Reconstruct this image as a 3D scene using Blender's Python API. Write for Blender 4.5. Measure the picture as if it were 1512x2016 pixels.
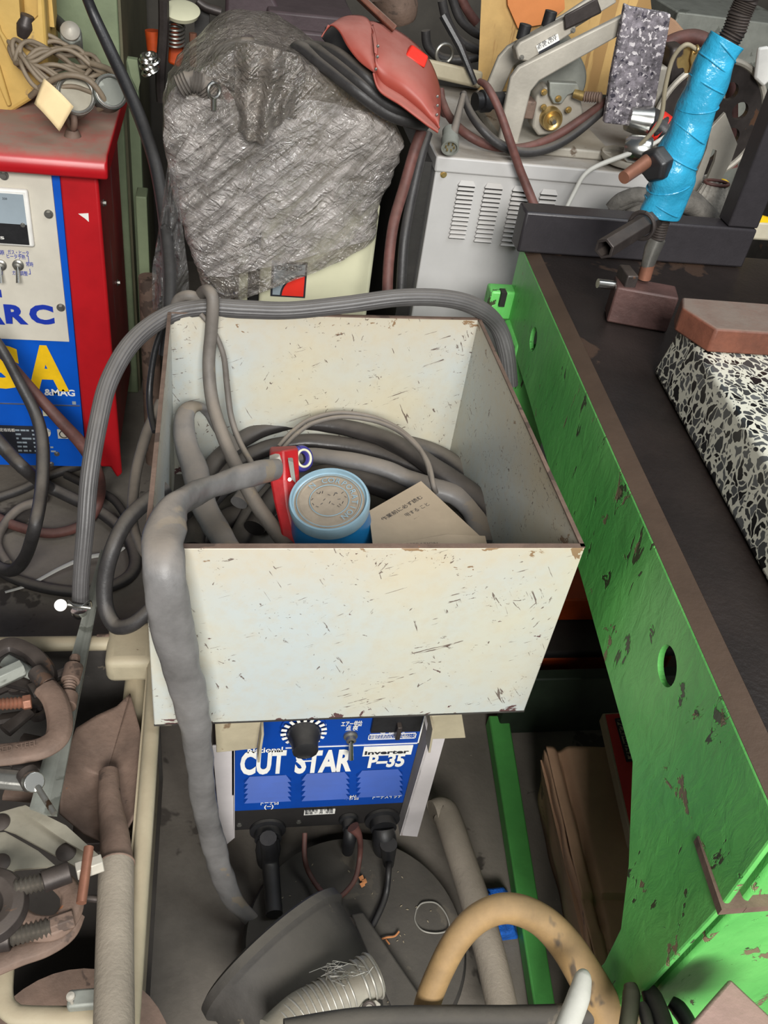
import bpy, bmesh, math, random
from mathutils import Vector, Matrix, noise as mnoise
for o in list(bpy.data.objects): bpy.data.objects.remove(o, do_unlink=True)
SC=bpy.context.scene; COL=SC.collection
random.seed(7)
V=Vector; PI=math.pi
# ---------------------------------------------------------------- camera
CX,CY,FP=756.,1008.,1749.
CAM=V((0,0,1.45))
def _c(x,y): return V((x-CX,y-CY,FP))
_down=_c(400,3100).normalized()
_yd=_c(443,-490); _yd=(_yd-_down*_yd.dot(_down)).normalized()
_up=-_down; _xd=_yd.cross(_up)
def ray(px,py):
    c=_c(px,py); return V((_xd.dot(c),_yd.dot(c),_up.dot(c)))
def P(px,py,x=None,y=None,z=None):
    d=ray(px,py)
    t=(x-CAM.x)/d.x if x is not None else (y-CAM.y)/d.y if y is not None else (z-CAM.z)/d.z
    return CAM+d*t
def depth(p):
    q=V(p)-CAM; f=V((_xd.z,_yd.z,_up.z)); return q.dot(f)
def _R3(c): c=V(c); return V((_xd.dot(c),_yd.dot(c),_up.dot(c)))
cd=bpy.data.cameras.new('camera'); cam=bpy.data.objects.new('camera',cd); COL.objects.link(cam)
cam.matrix_world=Matrix(((_xd.x,-_xd.y,-_xd.z,0),(_yd.x,-_yd.y,-_yd.z,0),(_up.x,-_up.y,-_up.z,1.45),(0,0,0,1)))
cd.sensor_fit='HORIZONTAL'; cd.sensor_width=36; cd.lens=36*FP/1512; cd.clip_start=.02; cd.clip_end=60
SC.camera=cam
# ---------------------------------------------------------------- light and exposure
SC.view_settings.view_transform='Standard'; SC.view_settings.look='None'
SC.view_settings.gamma=1; SC.view_settings.use_curve_mapping=False
SC.view_settings.exposure=0.32
w=bpy.data.worlds.new('world'); SC.world=w; w.use_nodes=True
w.node_tree.nodes['Background'].inputs[0].default_value=(.80,.90,1,1)
w.node_tree.nodes['Background'].inputs[1].default_value=.085
def area(name,loc,tgt,sx,sy,power,col=(1,1,1)):
    l=bpy.data.lights.new(name,'AREA'); l.shape='RECTANGLE'; l.size=sx; l.size_y=sy; l.energy=power; l.color=col
    o=bpy.data.objects.new(name,l); COL.objects.link(o); o.location=loc
    o.rotation_euler=(V(tgt)-V(loc)).to_track_quat('-Z','Y').to_euler(); return o
area('daylight_from_open_door',(.05,-2.1,2.7),(.2,1.0,.6),1.5,1.1,172,(1,.985,.95))
area('fill_light',(1.3,.5,3.3),(-.1,1.3,.5),1.4,1.2,30,(.93,.97,1))  # unseen fill lamp, added to brighten the red machine's side and the bin
# ---------------------------------------------------------------- materials
def lin(c):
    return tuple((v/255/12.92 if v/255<=.04045 else ((v/255+.055)/1.055)**2.4) for v in c)+(1,)
M={}
class NT:
    def __init__(s,name):
        s.m=bpy.data.materials.new(name); s.m.use_nodes=True; s.t=s.m.node_tree; s.n=s.t.nodes
        s.b=s.n['Principled BSDF']
        s.co=s.n.new('ShaderNodeTexCoord').outputs['Object']
    def L(s,a,b): s.t.links.new(a,b)
    def mapv(s,sc,rot=(0,0,0),loc=(0,0,0)):
        src=s.co
        if any(rot): r=s.n.new('ShaderNodeMapping'); r.inputs['Rotation'].default_value=rot; s.L(src,r.inputs[0]); src=r.outputs[0]
        m=s.n.new('ShaderNodeMapping'); m.inputs['Scale'].default_value=sc; m.inputs['Location'].default_value=loc
        s.L(src,m.inputs[0]); return m.outputs[0]
    def noise(s,scale,detail=4,rough=.55,vec=None,dist=0):
        n=s.n.new('ShaderNodeTexNoise'); n.inputs['Scale'].default_value=scale; n.inputs['Detail'].default_value=detail
        n.inputs['Roughness'].default_value=rough; n.inputs['Distortion'].default_value=dist
        s.L(vec or s.co,n.inputs['Vector']); return n.outputs['Fac']
    def ramp(s,f,a,b,va=0,vb=1):
        r=s.n.new('ShaderNodeMapRange'); r.inputs[1].default_value=a; r.inputs[2].default_value=b; r.inputs[3].default_value=va; r.inputs[4].default_value=vb
        s.L(f,r.inputs[0]); return r.outputs[0]
    def math(s,op,a,b):
        m=s.n.new('ShaderNodeMath'); m.operation=op
        for i,v in enumerate((a,b)):
            if isinstance(v,(int,float)): m.inputs[i].default_value=v
            else: s.L(v,m.inputs[i])
        return m.outputs[0]
    def mix(s,f,a,b,mode='MIX'):
        m=s.n.new('ShaderNodeMix'); m.data_type='RGBA'; m.blend_type=mode
        if isinstance(f,(int,float)): m.inputs[0].default_value=f
        else: s.L(f,m.inputs[0])
        for i,v in ((6,a),(7,b)):
            if isinstance(v,tuple): m.inputs[i].default_value=v
            else: s.L(v,m.inputs[i])
        return m.outputs[2]
    def up(s,a=.5,b=.95):
        g=s.n.new('ShaderNodeNewGeometry'); x=s.n.new('ShaderNodeSeparateXYZ'); s.L(g.outputs['Normal'],x.inputs[0])
        return s.ramp(x.outputs[2],a,b)
    def bump(s,h,st,d=.002):
        b=s.n.new('ShaderNodeBump'); b.inputs['Strength'].default_value=st; b.inputs['Distance'].default_value=d
        s.L(h,b.inputs['Height']); s.L(b.outputs[0],s.b.inputs['Normal'])
def mat(name,col,rough=.6,metal=0,var=.18,vs=14,chips=(),dust=None,bump=(60,.25),scr=None,alpha=None,spec=.5):
    """col rgb 0-255; chips (rgb, scale, threshold, stretch); dust (rgb, amount)"""
    s=NT(name); c=lin(col); b=s.b
    n=s.noise(vs,6,.65)
    dk=tuple(v*(1-var*1.6) for v in c[:3])+(1,); lt=tuple(min(1,v*(1+var)) for v in c[:3])+(1,)
    o=s.mix(s.ramp(n,.3,.7),dk,lt)
    for i,(cc,sc,th,st) in enumerate(chips):
        v=s.mapv(st,(0,0,.4*i),(i*3.1,i*1.7,0)); f=s.noise(sc,5,.6,v,.3)
        o=s.mix(s.ramp(f,th,th+.02),o,lin(cc))
    if scr:
        cc,sc,th=scr
        for k,(st,rt) in enumerate((((1,1,14),(.2,.5,.3)),((12,12,1),(.1,.9,.2)),((14,1,14),(.4,.1,1.1)))):
            f=s.noise(sc,2,.5,s.mapv(st,rt,(k*5,0,0)),.4); g=s.noise(9,2,.5,s.mapv((1,1,1),(0,0,0),(k*9,3,0)))
            mk=s.math('MULTIPLY',s.ramp(f,th,th+.015),s.ramp(g,.52,.56)); o=s.mix(mk,o,lin(cc))
    if dust:
        dc,am=dust; f=s.math('MULTIPLY',s.up(),s.ramp(s.noise(22,5,.7),.25,.6,.55,1)); f=s.math('MULTIPLY',f,am)
        o=s.mix(f,o,lin(dc)); rr=s.ramp(f,0,1,rough,.95); s.L(rr,b.inputs['Roughness'])
    else: b.inputs['Roughness'].default_value=rough
    s.L(o,b.inputs['Base Color']); b.inputs['Metallic'].default_value=metal
    b.inputs['Specular IOR Level'].default_value=spec
    if bump: s.bump(s.noise(bump[0],5,.6),bump[1],bump[2] if len(bump)>2 else .002)
    if alpha is not None: b.inputs['Alpha'].default_value=alpha
    M[name]=s.m; return s
mat('floor',(112,105,96),.85,0,.3,3,chips=[((70,64,58),5,.62,(1,1,1)),((160,150,135),60,.74,(1,1,1))],bump=(90,.5))
mat('wall',(72,68,62),.9,0,.3,3)
mat('black_and_shade',(30,27,26),.75,0,.4,8,dust=((70,64,58),.5))  # near black for black parts, and for shade painted into slots, gaps and insides
mat('darkgreenhose',(58,60,42),.55,0,.2,20,dust=((110,106,90),.5))
mat('blockdark',(84,60,56),.55,.1,.2,22,chips=[((120,74,56),20,.68,(1,1,1))],bump=(90,.5))
mat('galv2',(96,106,104),.45,.3,.1,22,bump=None)
mat('rubber',(52,50,50),.5,0,.2,30,dust=((120,112,102),.65),bump=(120,.3))
mat('blackrub',(34,34,36),.42,0,.2,30,dust=((88,84,78),.35),bump=(120,.2))
mat('greyhose',(104,98,92),.62,0,.2,18,chips=[((128,116,96),9,.62,(1,1,.5))],dust=((142,130,116),.6))
mat('ribhose',(84,82,82),.45,0,.15,20,dust=((118,112,104),.5))
mat('sleeve',(114,112,111),.42,0,.25,11,chips=[((130,120,106),7,.6,(1,1,1)),((190,185,178),22,.74,(1,1,1))],dust=((128,117,104),.75),bump=(34,.5))
mat('shinysleeve',(44,41,40),.3,0,.3,9,dust=((98,90,82),.55),bump=(20,.5))
mat('cordbrown',(124,110,92),.6,0,.15,30)
mat('screw',(112,106,98),.45,.6,.2,30)
mat('redhose',(98,62,56),.6,0,.3,25,dust=((110,90,80),.45))
mat('tanhose',(156,126,84),.7,0,.25,12,chips=[((88,74,58),6,.55,(1,1,1))],dust=((120,104,84),.4))
mat('steel',(150,148,142),.38,.8,.2,20,chips=[((90,70,55),20,.66,(1,1,1))])
mat('chrome',(205,205,200),.26,1,.05,20,bump=None)
mat('alu',(176,170,158),.55,.25,.14,10,chips=[((112,98,84),8,.64,(1,1,1))],bump=(120,.2))
mat('darksteel',(62,56,54),.45,.4,.25,25,chips=[((96,70,54),18,.64,(1,1,1))],dust=((104,92,82),.35))
mat('rust',(112,92,80),.72,.1,.25,16,chips=[((156,96,58),34,.72,(1,1,1)),((78,64,56),12,.6,(1,1,1)),((150,138,120),70,.74,(1,1,1))],bump=(80,.5))
mat('copper',(148,102,82),.5,.5,.15,30)
mat('brass',(196,168,110),.35,.8,.15,30)
mat('galv',(140,142,134),.6,.25,.12,22,chips=[((110,112,104),12,.6,(1,1,1))],bump=(90,.2))
mat('blacksq',(50,47,50),.42,.1,.08,60,bump=(260,.15))
mat('red',(180,24,32),.36,0,.12,6,chips=[((150,70,66),9,.68,(1,1,.4))],dust=((134,116,102),.95),bump=(30,.08))
mat('darkred',(158,30,42),.5,0,.25,5,chips=[((140,92,96),10,.6,(2,2,.3))],bump=(30,.1))
mat('blue',(4,84,190),.38,0,.1,6,chips=[((50,60,80),16,.72,(1,1,1))],bump=(30,.05))
mat('panelwhite',(204,198,184),.5,0,.07,8,chips=[((150,134,110),26,.74,(1,1,1)),((120,110,96),50,.77,(1,1,1))],bump=None)
mat('ink_blue',(20,50,160),.5,0,0,5,bump=None)
mat('yellow',(236,190,20),.5,0,.08,30,bump=None)
mat('white',(232,230,224),.5,0,.06,30,bump=None)
mat('ink',(36,38,46),.6,0,.05,10,bump=None)
mat('glassgrey',(150,162,170),.2,0,.08,8,bump=None)
mat('cream',(212,210,180),.45,0,.06,5,chips=[((170,166,146),40,.74,(1,1,1))],bump=None)
mat('cab',(184,182,180),.5,0,.06,6,chips=[((110,100,92),60,.76,(1,1,1)),((150,146,140),34,.74,(1,1,1))],dust=((152,142,128),.8),bump=(60,.05))
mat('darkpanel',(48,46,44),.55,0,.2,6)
mat('sage',(122,134,104),.6,0,.2,5,chips=[((104,84,74),8,.67,(1,1,.5))])
mat('sagedark',(92,88,66),.65,0,.2,5)
mat('machyellow',(196,162,90),.55,0,.16,5,chips=[((140,116,88),6,.62,(1,1,1))])
mat('ply',(196,160,100),.65,0,.2,6,chips=[((164,128,78),8,.55,(3,3,.25))])
mat('orange',(206,128,70),.65,0,.1,6)
mat('felt',(124,118,124),.95,0,.5,70,chips=[((200,194,196),110,.57,(1,1,1)),((58,54,64),90,.60,(1,1,1)),((190,90,110),60,.8,(1,1,1))],bump=(150,1))
mat('maskred',(152,68,56),.5,0,.14,5,dust=((170,122,112),.6),bump=(40,.1))
mat('brightred',(232,50,36),.5,0,.1,6)
mat('tape',(46,150,188),.3,0,.16,12,chips=[((120,150,150),24,.72,(1,1,1))],bump=(22,.8,.007))
mat('glove',(104,100,94),.95,0,.3,30,bump=(200,.8))
mat('knit',(172,166,156),.95,0,.3,40,bump=(240,.8))
mat('toptable',(36,29,26),.42,.1,.3,7,chips=[((120,108,96),120,.76,(1,1,1)),((66,50,40),5,.6,(1,1,1))],bump=(140,.3))
mat('topedge',(80,64,52),.5,.2,.15,9,bump=(120,.2))
mat('woodred',(106,62,46),.6,0,.25,30,chips=[((196,136,84),30,.72,(.3,4,4))],dust=((116,102,92),1),bump=(80,.4))
mat('cardboard',(172,136,108),.85,0,.14,7,chips=[((112,88,70),9,.66,(1,1,1))],bump=(24,.4))
mat('cardred',(206,52,52),.7,0,.12,10,chips=[((150,110,90),22,.7,(1,1,1))])
mat('paper',(176,158,134),.85,0,.1,7,chips=[((150,132,108),10,.66,(1,1,1))])
mat('tag',(232,206,158),.85,0,.06,16)
mat('tool',(170,26,32),.4,0,.2,20,dust=((120,74,66),.5))
mat('canblue',(30,124,186),.35,0,.1,10,bump=(20,.05))
mat('lidclear',(136,164,178),.3,0,.1,20,bump=None)
mat('liddust',(146,134,118),.6,0,.22,16,chips=[((190,180,160),7,.62,(.4,2,1))],bump=(60,.1))
mat('violet',(60,56,130),.4,0,.1,10)
mat('tubwhite',(168,158,134),.6,0,.14,8,chips=[((120,100,78),8,.62,(1,1,1)),((86,70,58),20,.68,(1,1,1))],dust=((140,124,100),.5))
mat('plate',(152,146,130),.6,.15,.14,12,chips=[((104,90,74),12,.66,(1,1,1))])
mat('charcoal',(58,55,52),.7,0,.3,10,chips=[((96,88,76),12,.64,(1,1,1))],dust=((84,79,71),.7),bump=(80,.4))
mat('pipegrey',(142,132,118),.7,0,.12,14,bump=(200,.4))
mat('duct',(150,146,134),.4,0,.2,12,dust=((110,100,84),.7),bump=(120,.3))
mat('brush',(20,100,200),.8,0,.3,60,bump=(300,1))
mat('darkgreen',(30,42,28),.7,0,.4,8)
mat('greenrail',(84,164,80),.5,0,.15,8,chips=[((70,60,50),14,.68,(1,1,1))])
mat('panelblue',(10,64,152),.4,0,.12,8,chips=[((90,70,60),12,.7,(1,1,1))],bump=None)
mat('louver',(16,66,150),.45,0,.1,14,bump=None)
mat('legwhite',(196,190,190),.5,0,.08,8,chips=[((130,84,60),14,.63,(1,1,.5))],bump=(60,.1))
mat('blockpink',(150,122,114),.7,0,.18,16,dust=((160,132,124),.5),bump=(120,.4))
mat('orangebox',(190,72,20),.55,0,.3,8)
mat('purplebox',(72,58,62),.5,0,.2,8,dust=((96,84,84),.5))
mat('leaf',(196,130,80),.8,0,.3,40)
mat('wire',(190,186,176),.4,.6,.05,20,bump=None)
mat('whitetube',(196,194,186),.6,0,.08,16)
mat('creambox',(190,182,160),.6,0,.1,12)
# green casting: thick brushed paint, chipped down to brown filler
s=NT('green'); c1,c2=lin((112,200,104)),lin((90,178,88))
o=s.mix(s.ramp(s.noise(7,5,.6),.35,.65),c2,c1)
f1=s.noise(34,4,.6,s.mapv((1,1,.45)),.6); f2=s.noise(13,6,.66,s.mapv((1,1,.7),(0,0,0),(3,1,5)),.9)
o=s.mix(s.ramp(f1,.645,.655),o,lin((62,70,46))); o=s.mix(s.ramp(f2,.63,.637),o,lin((128,112,88)))
s.L(o,s.b.inputs['Base Color']); s.b.inputs['Roughness'].default_value=.42
h=s.math('ADD',s.noise(45,5,.6,s.mapv((1,1,.5)),.5),s.math('MULTIPLY',s.ramp(f2,.62,.645),-1.4)); h=s.math('ADD',h,s.math('MULTIPLY',s.ramp(f1,.63,.655),-.9)); s.bump(h,.55,.003); M['green']=s.m
# bin paint: cream and pale blue, scratched, chipped along rim and foot
s=NT('binpaint'); base=s.mix(s.ramp(s.noise(3,4,.6),.45,.75),lin((182,189,188)),lin((198,188,160)))
base=s.mix(s.ramp(s.noise(60,4,.7),.45,.75,0,.35),base,lin((186,172,146)))
x=s.n.new('ShaderNodeSeparateXYZ'); s.L(s.co,x.inputs[0]); zz=x.outputs[2]
edge=s.math('MAXIMUM',s.ramp(zz,.25,.309,0,.095),s.ramp(zz,.03,.0,0,.15))
f=s.math('ADD',s.noise(26,5,.62,s.mapv((1,1,1.6)),.5),edge); base=s.mix(s.ramp(f,.70,.712),base,lin((92,66,66)))
yel=s.ramp(zz,.20,.31,0,.35); base=s.mix(yel,base,lin((202,172,118)))
for k,(st,rt) in enumerate((((.8,.8,9),(.0,.35,.3)),((7,7,.7),(.1,.5,.2)),((9,.8,9),(.5,.2,1.1)),((8,8,.6),(-.4,-.5,.5)))):
    f=s.noise(22,4,.6,s.mapv(st,rt,(k*5,0,0)),.9); g=s.noise(15,3,.6,s.mapv((1,1,1),(0,0,0),(k*9,3,0)))
    mk=s.math('MULTIPLY',s.ramp(f,.64,.655),s.ramp(g,.55,.57,0,.85)); base=s.mix(mk,base,lin((84,64,58)))
f=s.noise(75,3,.6); base=s.mix(s.ramp(f,.745,.755),base,lin((90,66,60)))
s.L(base,s.b.inputs['Base Color']); s.b.inputs['Roughness'].default_value=.42; s.bump(s.noise(50,3,.5),.12); M['binpaint']=s.m
# foam block with light webbing
s=NT('webfoam'); d=s.n.new('ShaderNodeTexNoise'); d.inputs['Scale'].default_value=40; s.L(s.co,d.inputs['Vector'])
a=s.n.new('ShaderNodeVectorMath'); a.operation='MULTIPLY_ADD'; s.L(d.outputs['Color'],a.inputs[0]); a.inputs[1].default_value=(.03,.03,.03); s.L(s.mapv((1.5,.95,.62),(.3,.35,.2)),a.inputs[2])
v=s.n.new('ShaderNodeTexVoronoi'); v.feature='DISTANCE_TO_EDGE'; v.inputs['Scale'].default_value=78; s.L(a.outputs[0],v.inputs['Vector'])
th=s.ramp(s.noise(60,3,.6),.3,.7,.0,.2); e=s.math('LESS_THAN',v.outputs['Distance'],th)
v2=s.n.new('ShaderNodeTexVoronoi'); v2.inputs['Scale'].default_value=78; s.L(a.outputs[0],v2.inputs['Vector'])
x=s.n.new('ShaderNodeSeparateColor'); s.L(v2.outputs['Color'],x.inputs[0])
cell=s.mix(s.ramp(x.outputs[0],.2,1),lin((20,20,22)),lin((96,98,98)))
s.L(s.mix(e,cell,lin((206,204,188))),s.b.inputs['Base Color']); s.b.inputs['Roughness'].default_value=.3
s.bump(e,.5,.002); M['webfoam']=s.m
# stretch film
def film(name,col,alo,ahi,st):
    s=NT(name); s.L(s.mix(s.ramp(s.noise(9,4),.35,.65),lin(tuple(int(v*.72) for v in col)),lin(col)),s.b.inputs['Base Color'])
    s.b.inputs['Roughness'].default_value=.07; s.b.inputs['IOR'].default_value=2.1; s.b.inputs['Specular IOR Level'].default_value=.9
    h1=s.noise(9,5,.6,s.mapv((1,1,5),(.1,.75,.1)),1.2); h2=s.noise(30,3,.6,s.mapv((1,1,2.6),(-.1,-.4,0)),1.6)
    h=s.math('ADD',h1,s.math('MULTIPLY',h2,.55)); s.bump(h,st,.019)
    s.L(s.ramp(h1,.35,.65,alo,ahi),s.b.inputs['Alpha']); M[name]=s.m
film('film',(160,150,140),.40,.88,1.0); film('glintfilm',(214,206,200),.25,.85,1.0); film('clearfilm',(150,148,146),.15,.5,1.0)
# ---------------------------------------------------------------- mesh helpers
class MB:
    def __init__(s): s.v=[]; s.f=[]; s.sm=[]
    def add(s,vs,fs,smooth=False):
        o=len(s.v); s.v+= [V(p) for p in vs]; s.f+=[tuple(i+o for i in f) for f in fs]; s.sm+=[smooth]*len(fs); return s
    def hexa(s,b,t):
        return s.add(list(b)+list(t),[(3,2,1,0),(4,5,6,7),(0,1,5,4),(1,2,6,5),(2,3,7,6),(3,0,4,7)])
    def box(s,a,b,rz=0,piv=None,mx=None):
        (x0,y0,z0),(x1,y1,z1)=a,b; q=[V(p) for p in ((x0,y0,z0),(x1,y0,z0),(x1,y1,z0),(x0,y1,z0),(x0,y0,z1),(x1,y0,z1),(x1,y1,z1),(x0,y1,z1))]
        if rz:
            c=V(piv) if piv else (V(a)+V(b))/2; R=Matrix.Rotation(rz,3,'Z'); q=[c+R@(p-c) for p in q]
        if mx: q=[mx@p for p in q]
        return s.hexa(q[:4],q[4:])
    def prism(s,pts,vec):
        n=len(pts); vec=V(vec); pts=[V(p) for p in pts]
        return s.add(pts+[p+vec for p in pts],[tuple(range(n))[::-1],tuple(range(n,2*n))]+[(i,(i+1)%n,n+(i+1)%n,n+i) for i in range(n)])
    def tube(s,pts,r,n=12,flat=1,up=(0,0,1),seg=6,bump=0,cap=True,ribs=0,smooth=True,groove=0):
        pts=[V(p) for p in pts]; k=len(pts)
        rs=r if isinstance(r,(list,tuple)) else [r]*k
        path=[];rad=[]
        if k==2 or seg==1: path,rad=pts,list(rs)
        else:
            for i in range(k-1):
                a,b,c,d=pts[max(i-1,0)],pts[i],pts[i+1],pts[min(i+2,k-1)]
                for j in range(seg):
                    t=j/seg; path.append(.5*((2*b)+(c-a)*t+(2*a-5*b+4*c-d)*t*t+(3*b-a-3*c+d)*t**3)); rad.append(rs[i]*(1-t)+rs[i+1]*t)
            path.append(pts[-1]); rad.append(rs[-1])
        m=len(path); up=V(up); vs=[]; pn=None
        for i,p in enumerate(path):
            t=(path[min(i+1,m-1)]-path[max(i-1,0)]).normalized()
            if pn is None:
                pn=up-t*up.dot(t)
                if pn.length<1e-3: pn=V((1,0,0))-t*t.x
            elif flat!=1 and (up-t*up.dot(t)).length>.25: pn=pn*.5+(up-t*up.dot(t)).normalized()*.5; pn=pn-t*pn.dot(t)
            else: pn=pn-t*pn.dot(t)
            pn.normalize(); bn=t.cross(pn)
            rr=rad[i]*(1+(ribs if i%2 else -ribs))
            for j in range(n):
                a=2*PI*j/n; q=rr*(1+groove*(j%2))
                if bump: q*=1+bump*mnoise.noise(V((p.x*32+math.cos(a)*1.3,p.y*32+math.sin(a)*1.3,p.z*32)))
                vs.append(p+bn*(math.cos(a)*q)+pn*(math.sin(a)*q*flat))
        fs=[(i*n+j,i*n+(j+1)%n,(i+1)*n+(j+1)%n,(i+1)*n+j) for i in range(m-1) for j in range(n)]
        s.add(vs,fs,smooth)
        if cap: o=len(s.v)-m*n; s.f+=[tuple(range(o,o+n))[::-1],tuple(range(o+(m-1)*n,o+m*n))]; s.sm+=[False]*2
        return s
    def cyl(s,a,b,r0,r1=None,n=24): return s.tube([a,b],[r0,r0 if r1 is None else r1],n,seg=1)
    def lathe(s,prof,o,ax,n=40,ref=None):
        o=V(o); ax=V(ax).normalized(); u=V(ref) if ref else V((0,0,1)); 
        if abs(u.dot(ax))>.95: u=V((1,0,0))
        u=(u-ax*u.dot(ax)).normalized(); w_=ax.cross(u); m=len(prof)
        vs=[o+ax*h+(u*math.cos(2*PI*j/n)+w_*math.sin(2*PI*j/n))*r for r,h in prof for j in range(n)]
        s.add(vs,[(i*n+j,i*n+(j+1)%n,(i+1)*n+(j+1)%n,(i+1)*n+j) for i in range(m-1) for j in range(n)],True); return s
    def torus(s,c,nrm,R,r,a0=0,a1=2*PI,n=32,k=8,ref=None,sq=1):
        nrm=V(nrm).normalized(); u=V(ref) if ref else V((0,0,1))
        if abs(u.dot(nrm))>.95: u=V((1,0,0))
        u=(u-nrm*u.dot(nrm)).normalized(); w_=nrm.cross(u); c=V(c)
        pts=[c+u*math.cos(a0+(a1-a0)*i/n)*R+w_*math.sin(a0+(a1-a0)*i/n)*R*sq for i in range(n+1)]
        return s.tube(pts,r,k,up=nrm,seg=1,cap=abs(a1-a0)<6.2)
    def grid(s,fn,nu,nv,smooth=True):
        vs=[fn(i/nu,j/nv) for j in range(nv+1) for i in range(nu+1)]
        return s.add(vs,[(j*(nu+1)+i,j*(nu+1)+i+1,(j+1)*(nu+1)+i+1,(j+1)*(nu+1)+i) for j in range(nv) for i in range(nu)],smooth)
    def build(s,name,m,parent=None,bev=0,label=None,solid=0,sub=0,shift=None,seg=2):
        me=bpy.data.meshes.new(name)
        org=V((0,0,0)); p=parent
        while p is not None: org=org+p.location; p=p.parent
        if parent is None:
            xs=[v.x for v in s.v]; ys=[v.y for v in s.v]; zs=[v.z for v in s.v]
            org=V(((min(xs)+max(xs))/2,(min(ys)+max(ys))/2,min(zs)))
        me.from_pydata([v-org for v in s.v],[],s.f); me.update()
        me.polygons.foreach_set('use_smooth',s.sm)
        bm=bmesh.new(); bm.from_mesh(me); bmesh.ops.recalc_face_normals(bm,faces=bm.faces)
        if bm.calc_volume(signed=True)<0 and not sub: bmesh.ops.reverse_faces(bm,faces=bm.faces)
        bm.to_mesh(me); bm.free()
        me.set_sharp_from_angle(angle=.75)
        me.materials.append(M[m] if isinstance(m,str) else m)
        o=bpy.data.objects.new(name,me); COL.objects.link(o); o.parent=parent
        if parent is None: o.location=org
        if solid: q=o.modifiers.new('solid','SOLIDIFY'); q.thickness=solid
        if bev: q=o.modifiers.new('bevel','BEVEL'); q.width=bev; q.segments=seg; q.limit_method='ANGLE'; q.angle_limit=.6; q.harden_normals=False
        if sub: q=o.modifiers.new('sub','SUBSURF'); q.levels=q.render_levels=sub
        if label: o['label']=label
        return o
def T(name,label,cat,loc,group=None):
    o=bpy.data.objects.new(name,None); COL.objects.link(o); o.location=V(loc); o.empty_display_size=.05
    o['label']=label; o['category']=cat
    if group: o['group']=group
    return o
def tag(o,label,cat,group=None,kind=None):
    o['label']=label; o['category']=cat
    if group: o['group']=group
    if kind: o['kind']=kind
    return o
def struct(mb,name,m,**k): o=mb.build(name,m,**k); o['kind']='structure'; return o
FONT=None
def text(body,loc,xd,nd,h,m,parent,w=None,bold=0,name='lettering',ext=.0004,align='LEFT'):
    """body drawn with its baseline starting at loc, running along xd, facing nd; h = capital height, w = total width"""
    cu=bpy.data.curves.new('t','FONT'); cu.body=body; cu.size=1; cu.offset=bold; cu.extrude=0; cu.align_x=align; cu.resolution_u=3
    t=bpy.data.objects.new('t',cu); COL.objects.link(t); dg=bpy.context.evaluated_depsgraph_get(); dg.update()
    me=bpy.data.meshes.new_from_object(t.evaluated_get(dg)); bpy.data.objects.remove(t); bpy.data.curves.remove(cu)
    xd=V(xd).normalized(); nd=V(nd).normalized(); yd=nd.cross(xd)
    if not len(me.vertices): return None
    x0=min(v.co.x for v in me.vertices); x1=max(v.co.x for v in me.vertices)
    sy=h/.70; sx=(w/(x1-x0)) if w else sy
    mb=MB(); loc=V(loc)
    off=0 if align=='CENTER' else x0
    vs=[loc+xd*((v.co.x-off)*sx)+yd*(v.co.y*sy)+nd*ext for v in me.vertices]
    mb.add(vs,[tuple(p.vertices) for p in me.polygons])
    bpy.data.meshes.remove(me)
    if parent=='raw': return mb
    return mb.build(name,m,parent)
def cut(o,mb):
    """carve the shape mb out of o"""
    c=mb.build('cutter','steel'); 
    b=o.modifiers.new('b','BOOLEAN'); b.object=c; b.operation='DIFFERENCE'; b.solver='EXACT'
    bpy.context.view_layer.update(); dg=bpy.context.evaluated_depsgraph_get(); me=bpy.data.meshes.new_from_object(o.evaluated_get(dg))
    me.polygons.foreach_set('use_smooth',[False]*len(me.polygons)); old=o.data; o.modifiers.clear(); o.data=me; bpy.data.meshes.remove(old); bpy.data.objects.remove(c,do_unlink=True)
def hose(pts,name,m,label=None,cat='cable',parent=None,group=None,n=12,seg=8,bump=0,flat=1,ribs=0,up=(0,0,1),groove=0):
    """pts: (px, py, ('x'|'y'|'z', value), half width in px of the photo)"""
    q=[];r=[]
    for px,py,k,hw in pts:
        p=P(px,py,**{k[0]:k[1]}); q.append(p); r.append(hw/FP*depth(p))
    o=MB().tube(q,r,n,flat,up,seg,bump,ribs=ribs,groove=groove).build(name,m,parent)
    if parent is None: tag(o,label,cat,group)
    elif label: o['label']=label
    return o
def Y(v): return ('y',v)
def Z(v): return ('z',v)
def X(v): return ('x',v)
def lerp(a,b,t): return a+(b-a)*t
def bolt(parent,c,n,r,m='steel',name='bolt'):
    c=V(c); n=V(n).normalized(); mb=MB(); mb.cyl(c,c+n*r*.35,r*1.25,n=20); mb.cyl(c+n*r*.35,c+n*r*1.1,r*.85,n=6); return mb.build(name,m,parent)
# ================================================================ setting
struct(MB().box((-2.2,-1.2,-.06),(3,3.1,0)),'floor','floor')
struct(MB().box((-2.2,3.1,-.06),(3,3.2,2.6)),'wall_back','wall')
struct(MB().box((-2.3,-1.2,-.06),(-2.2,3.2,2.6)),'wall_left','wall')
struct(MB().box((3,-1.2,-.06),(3.1,3.2,2.6)),'wall_right','wall')
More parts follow.
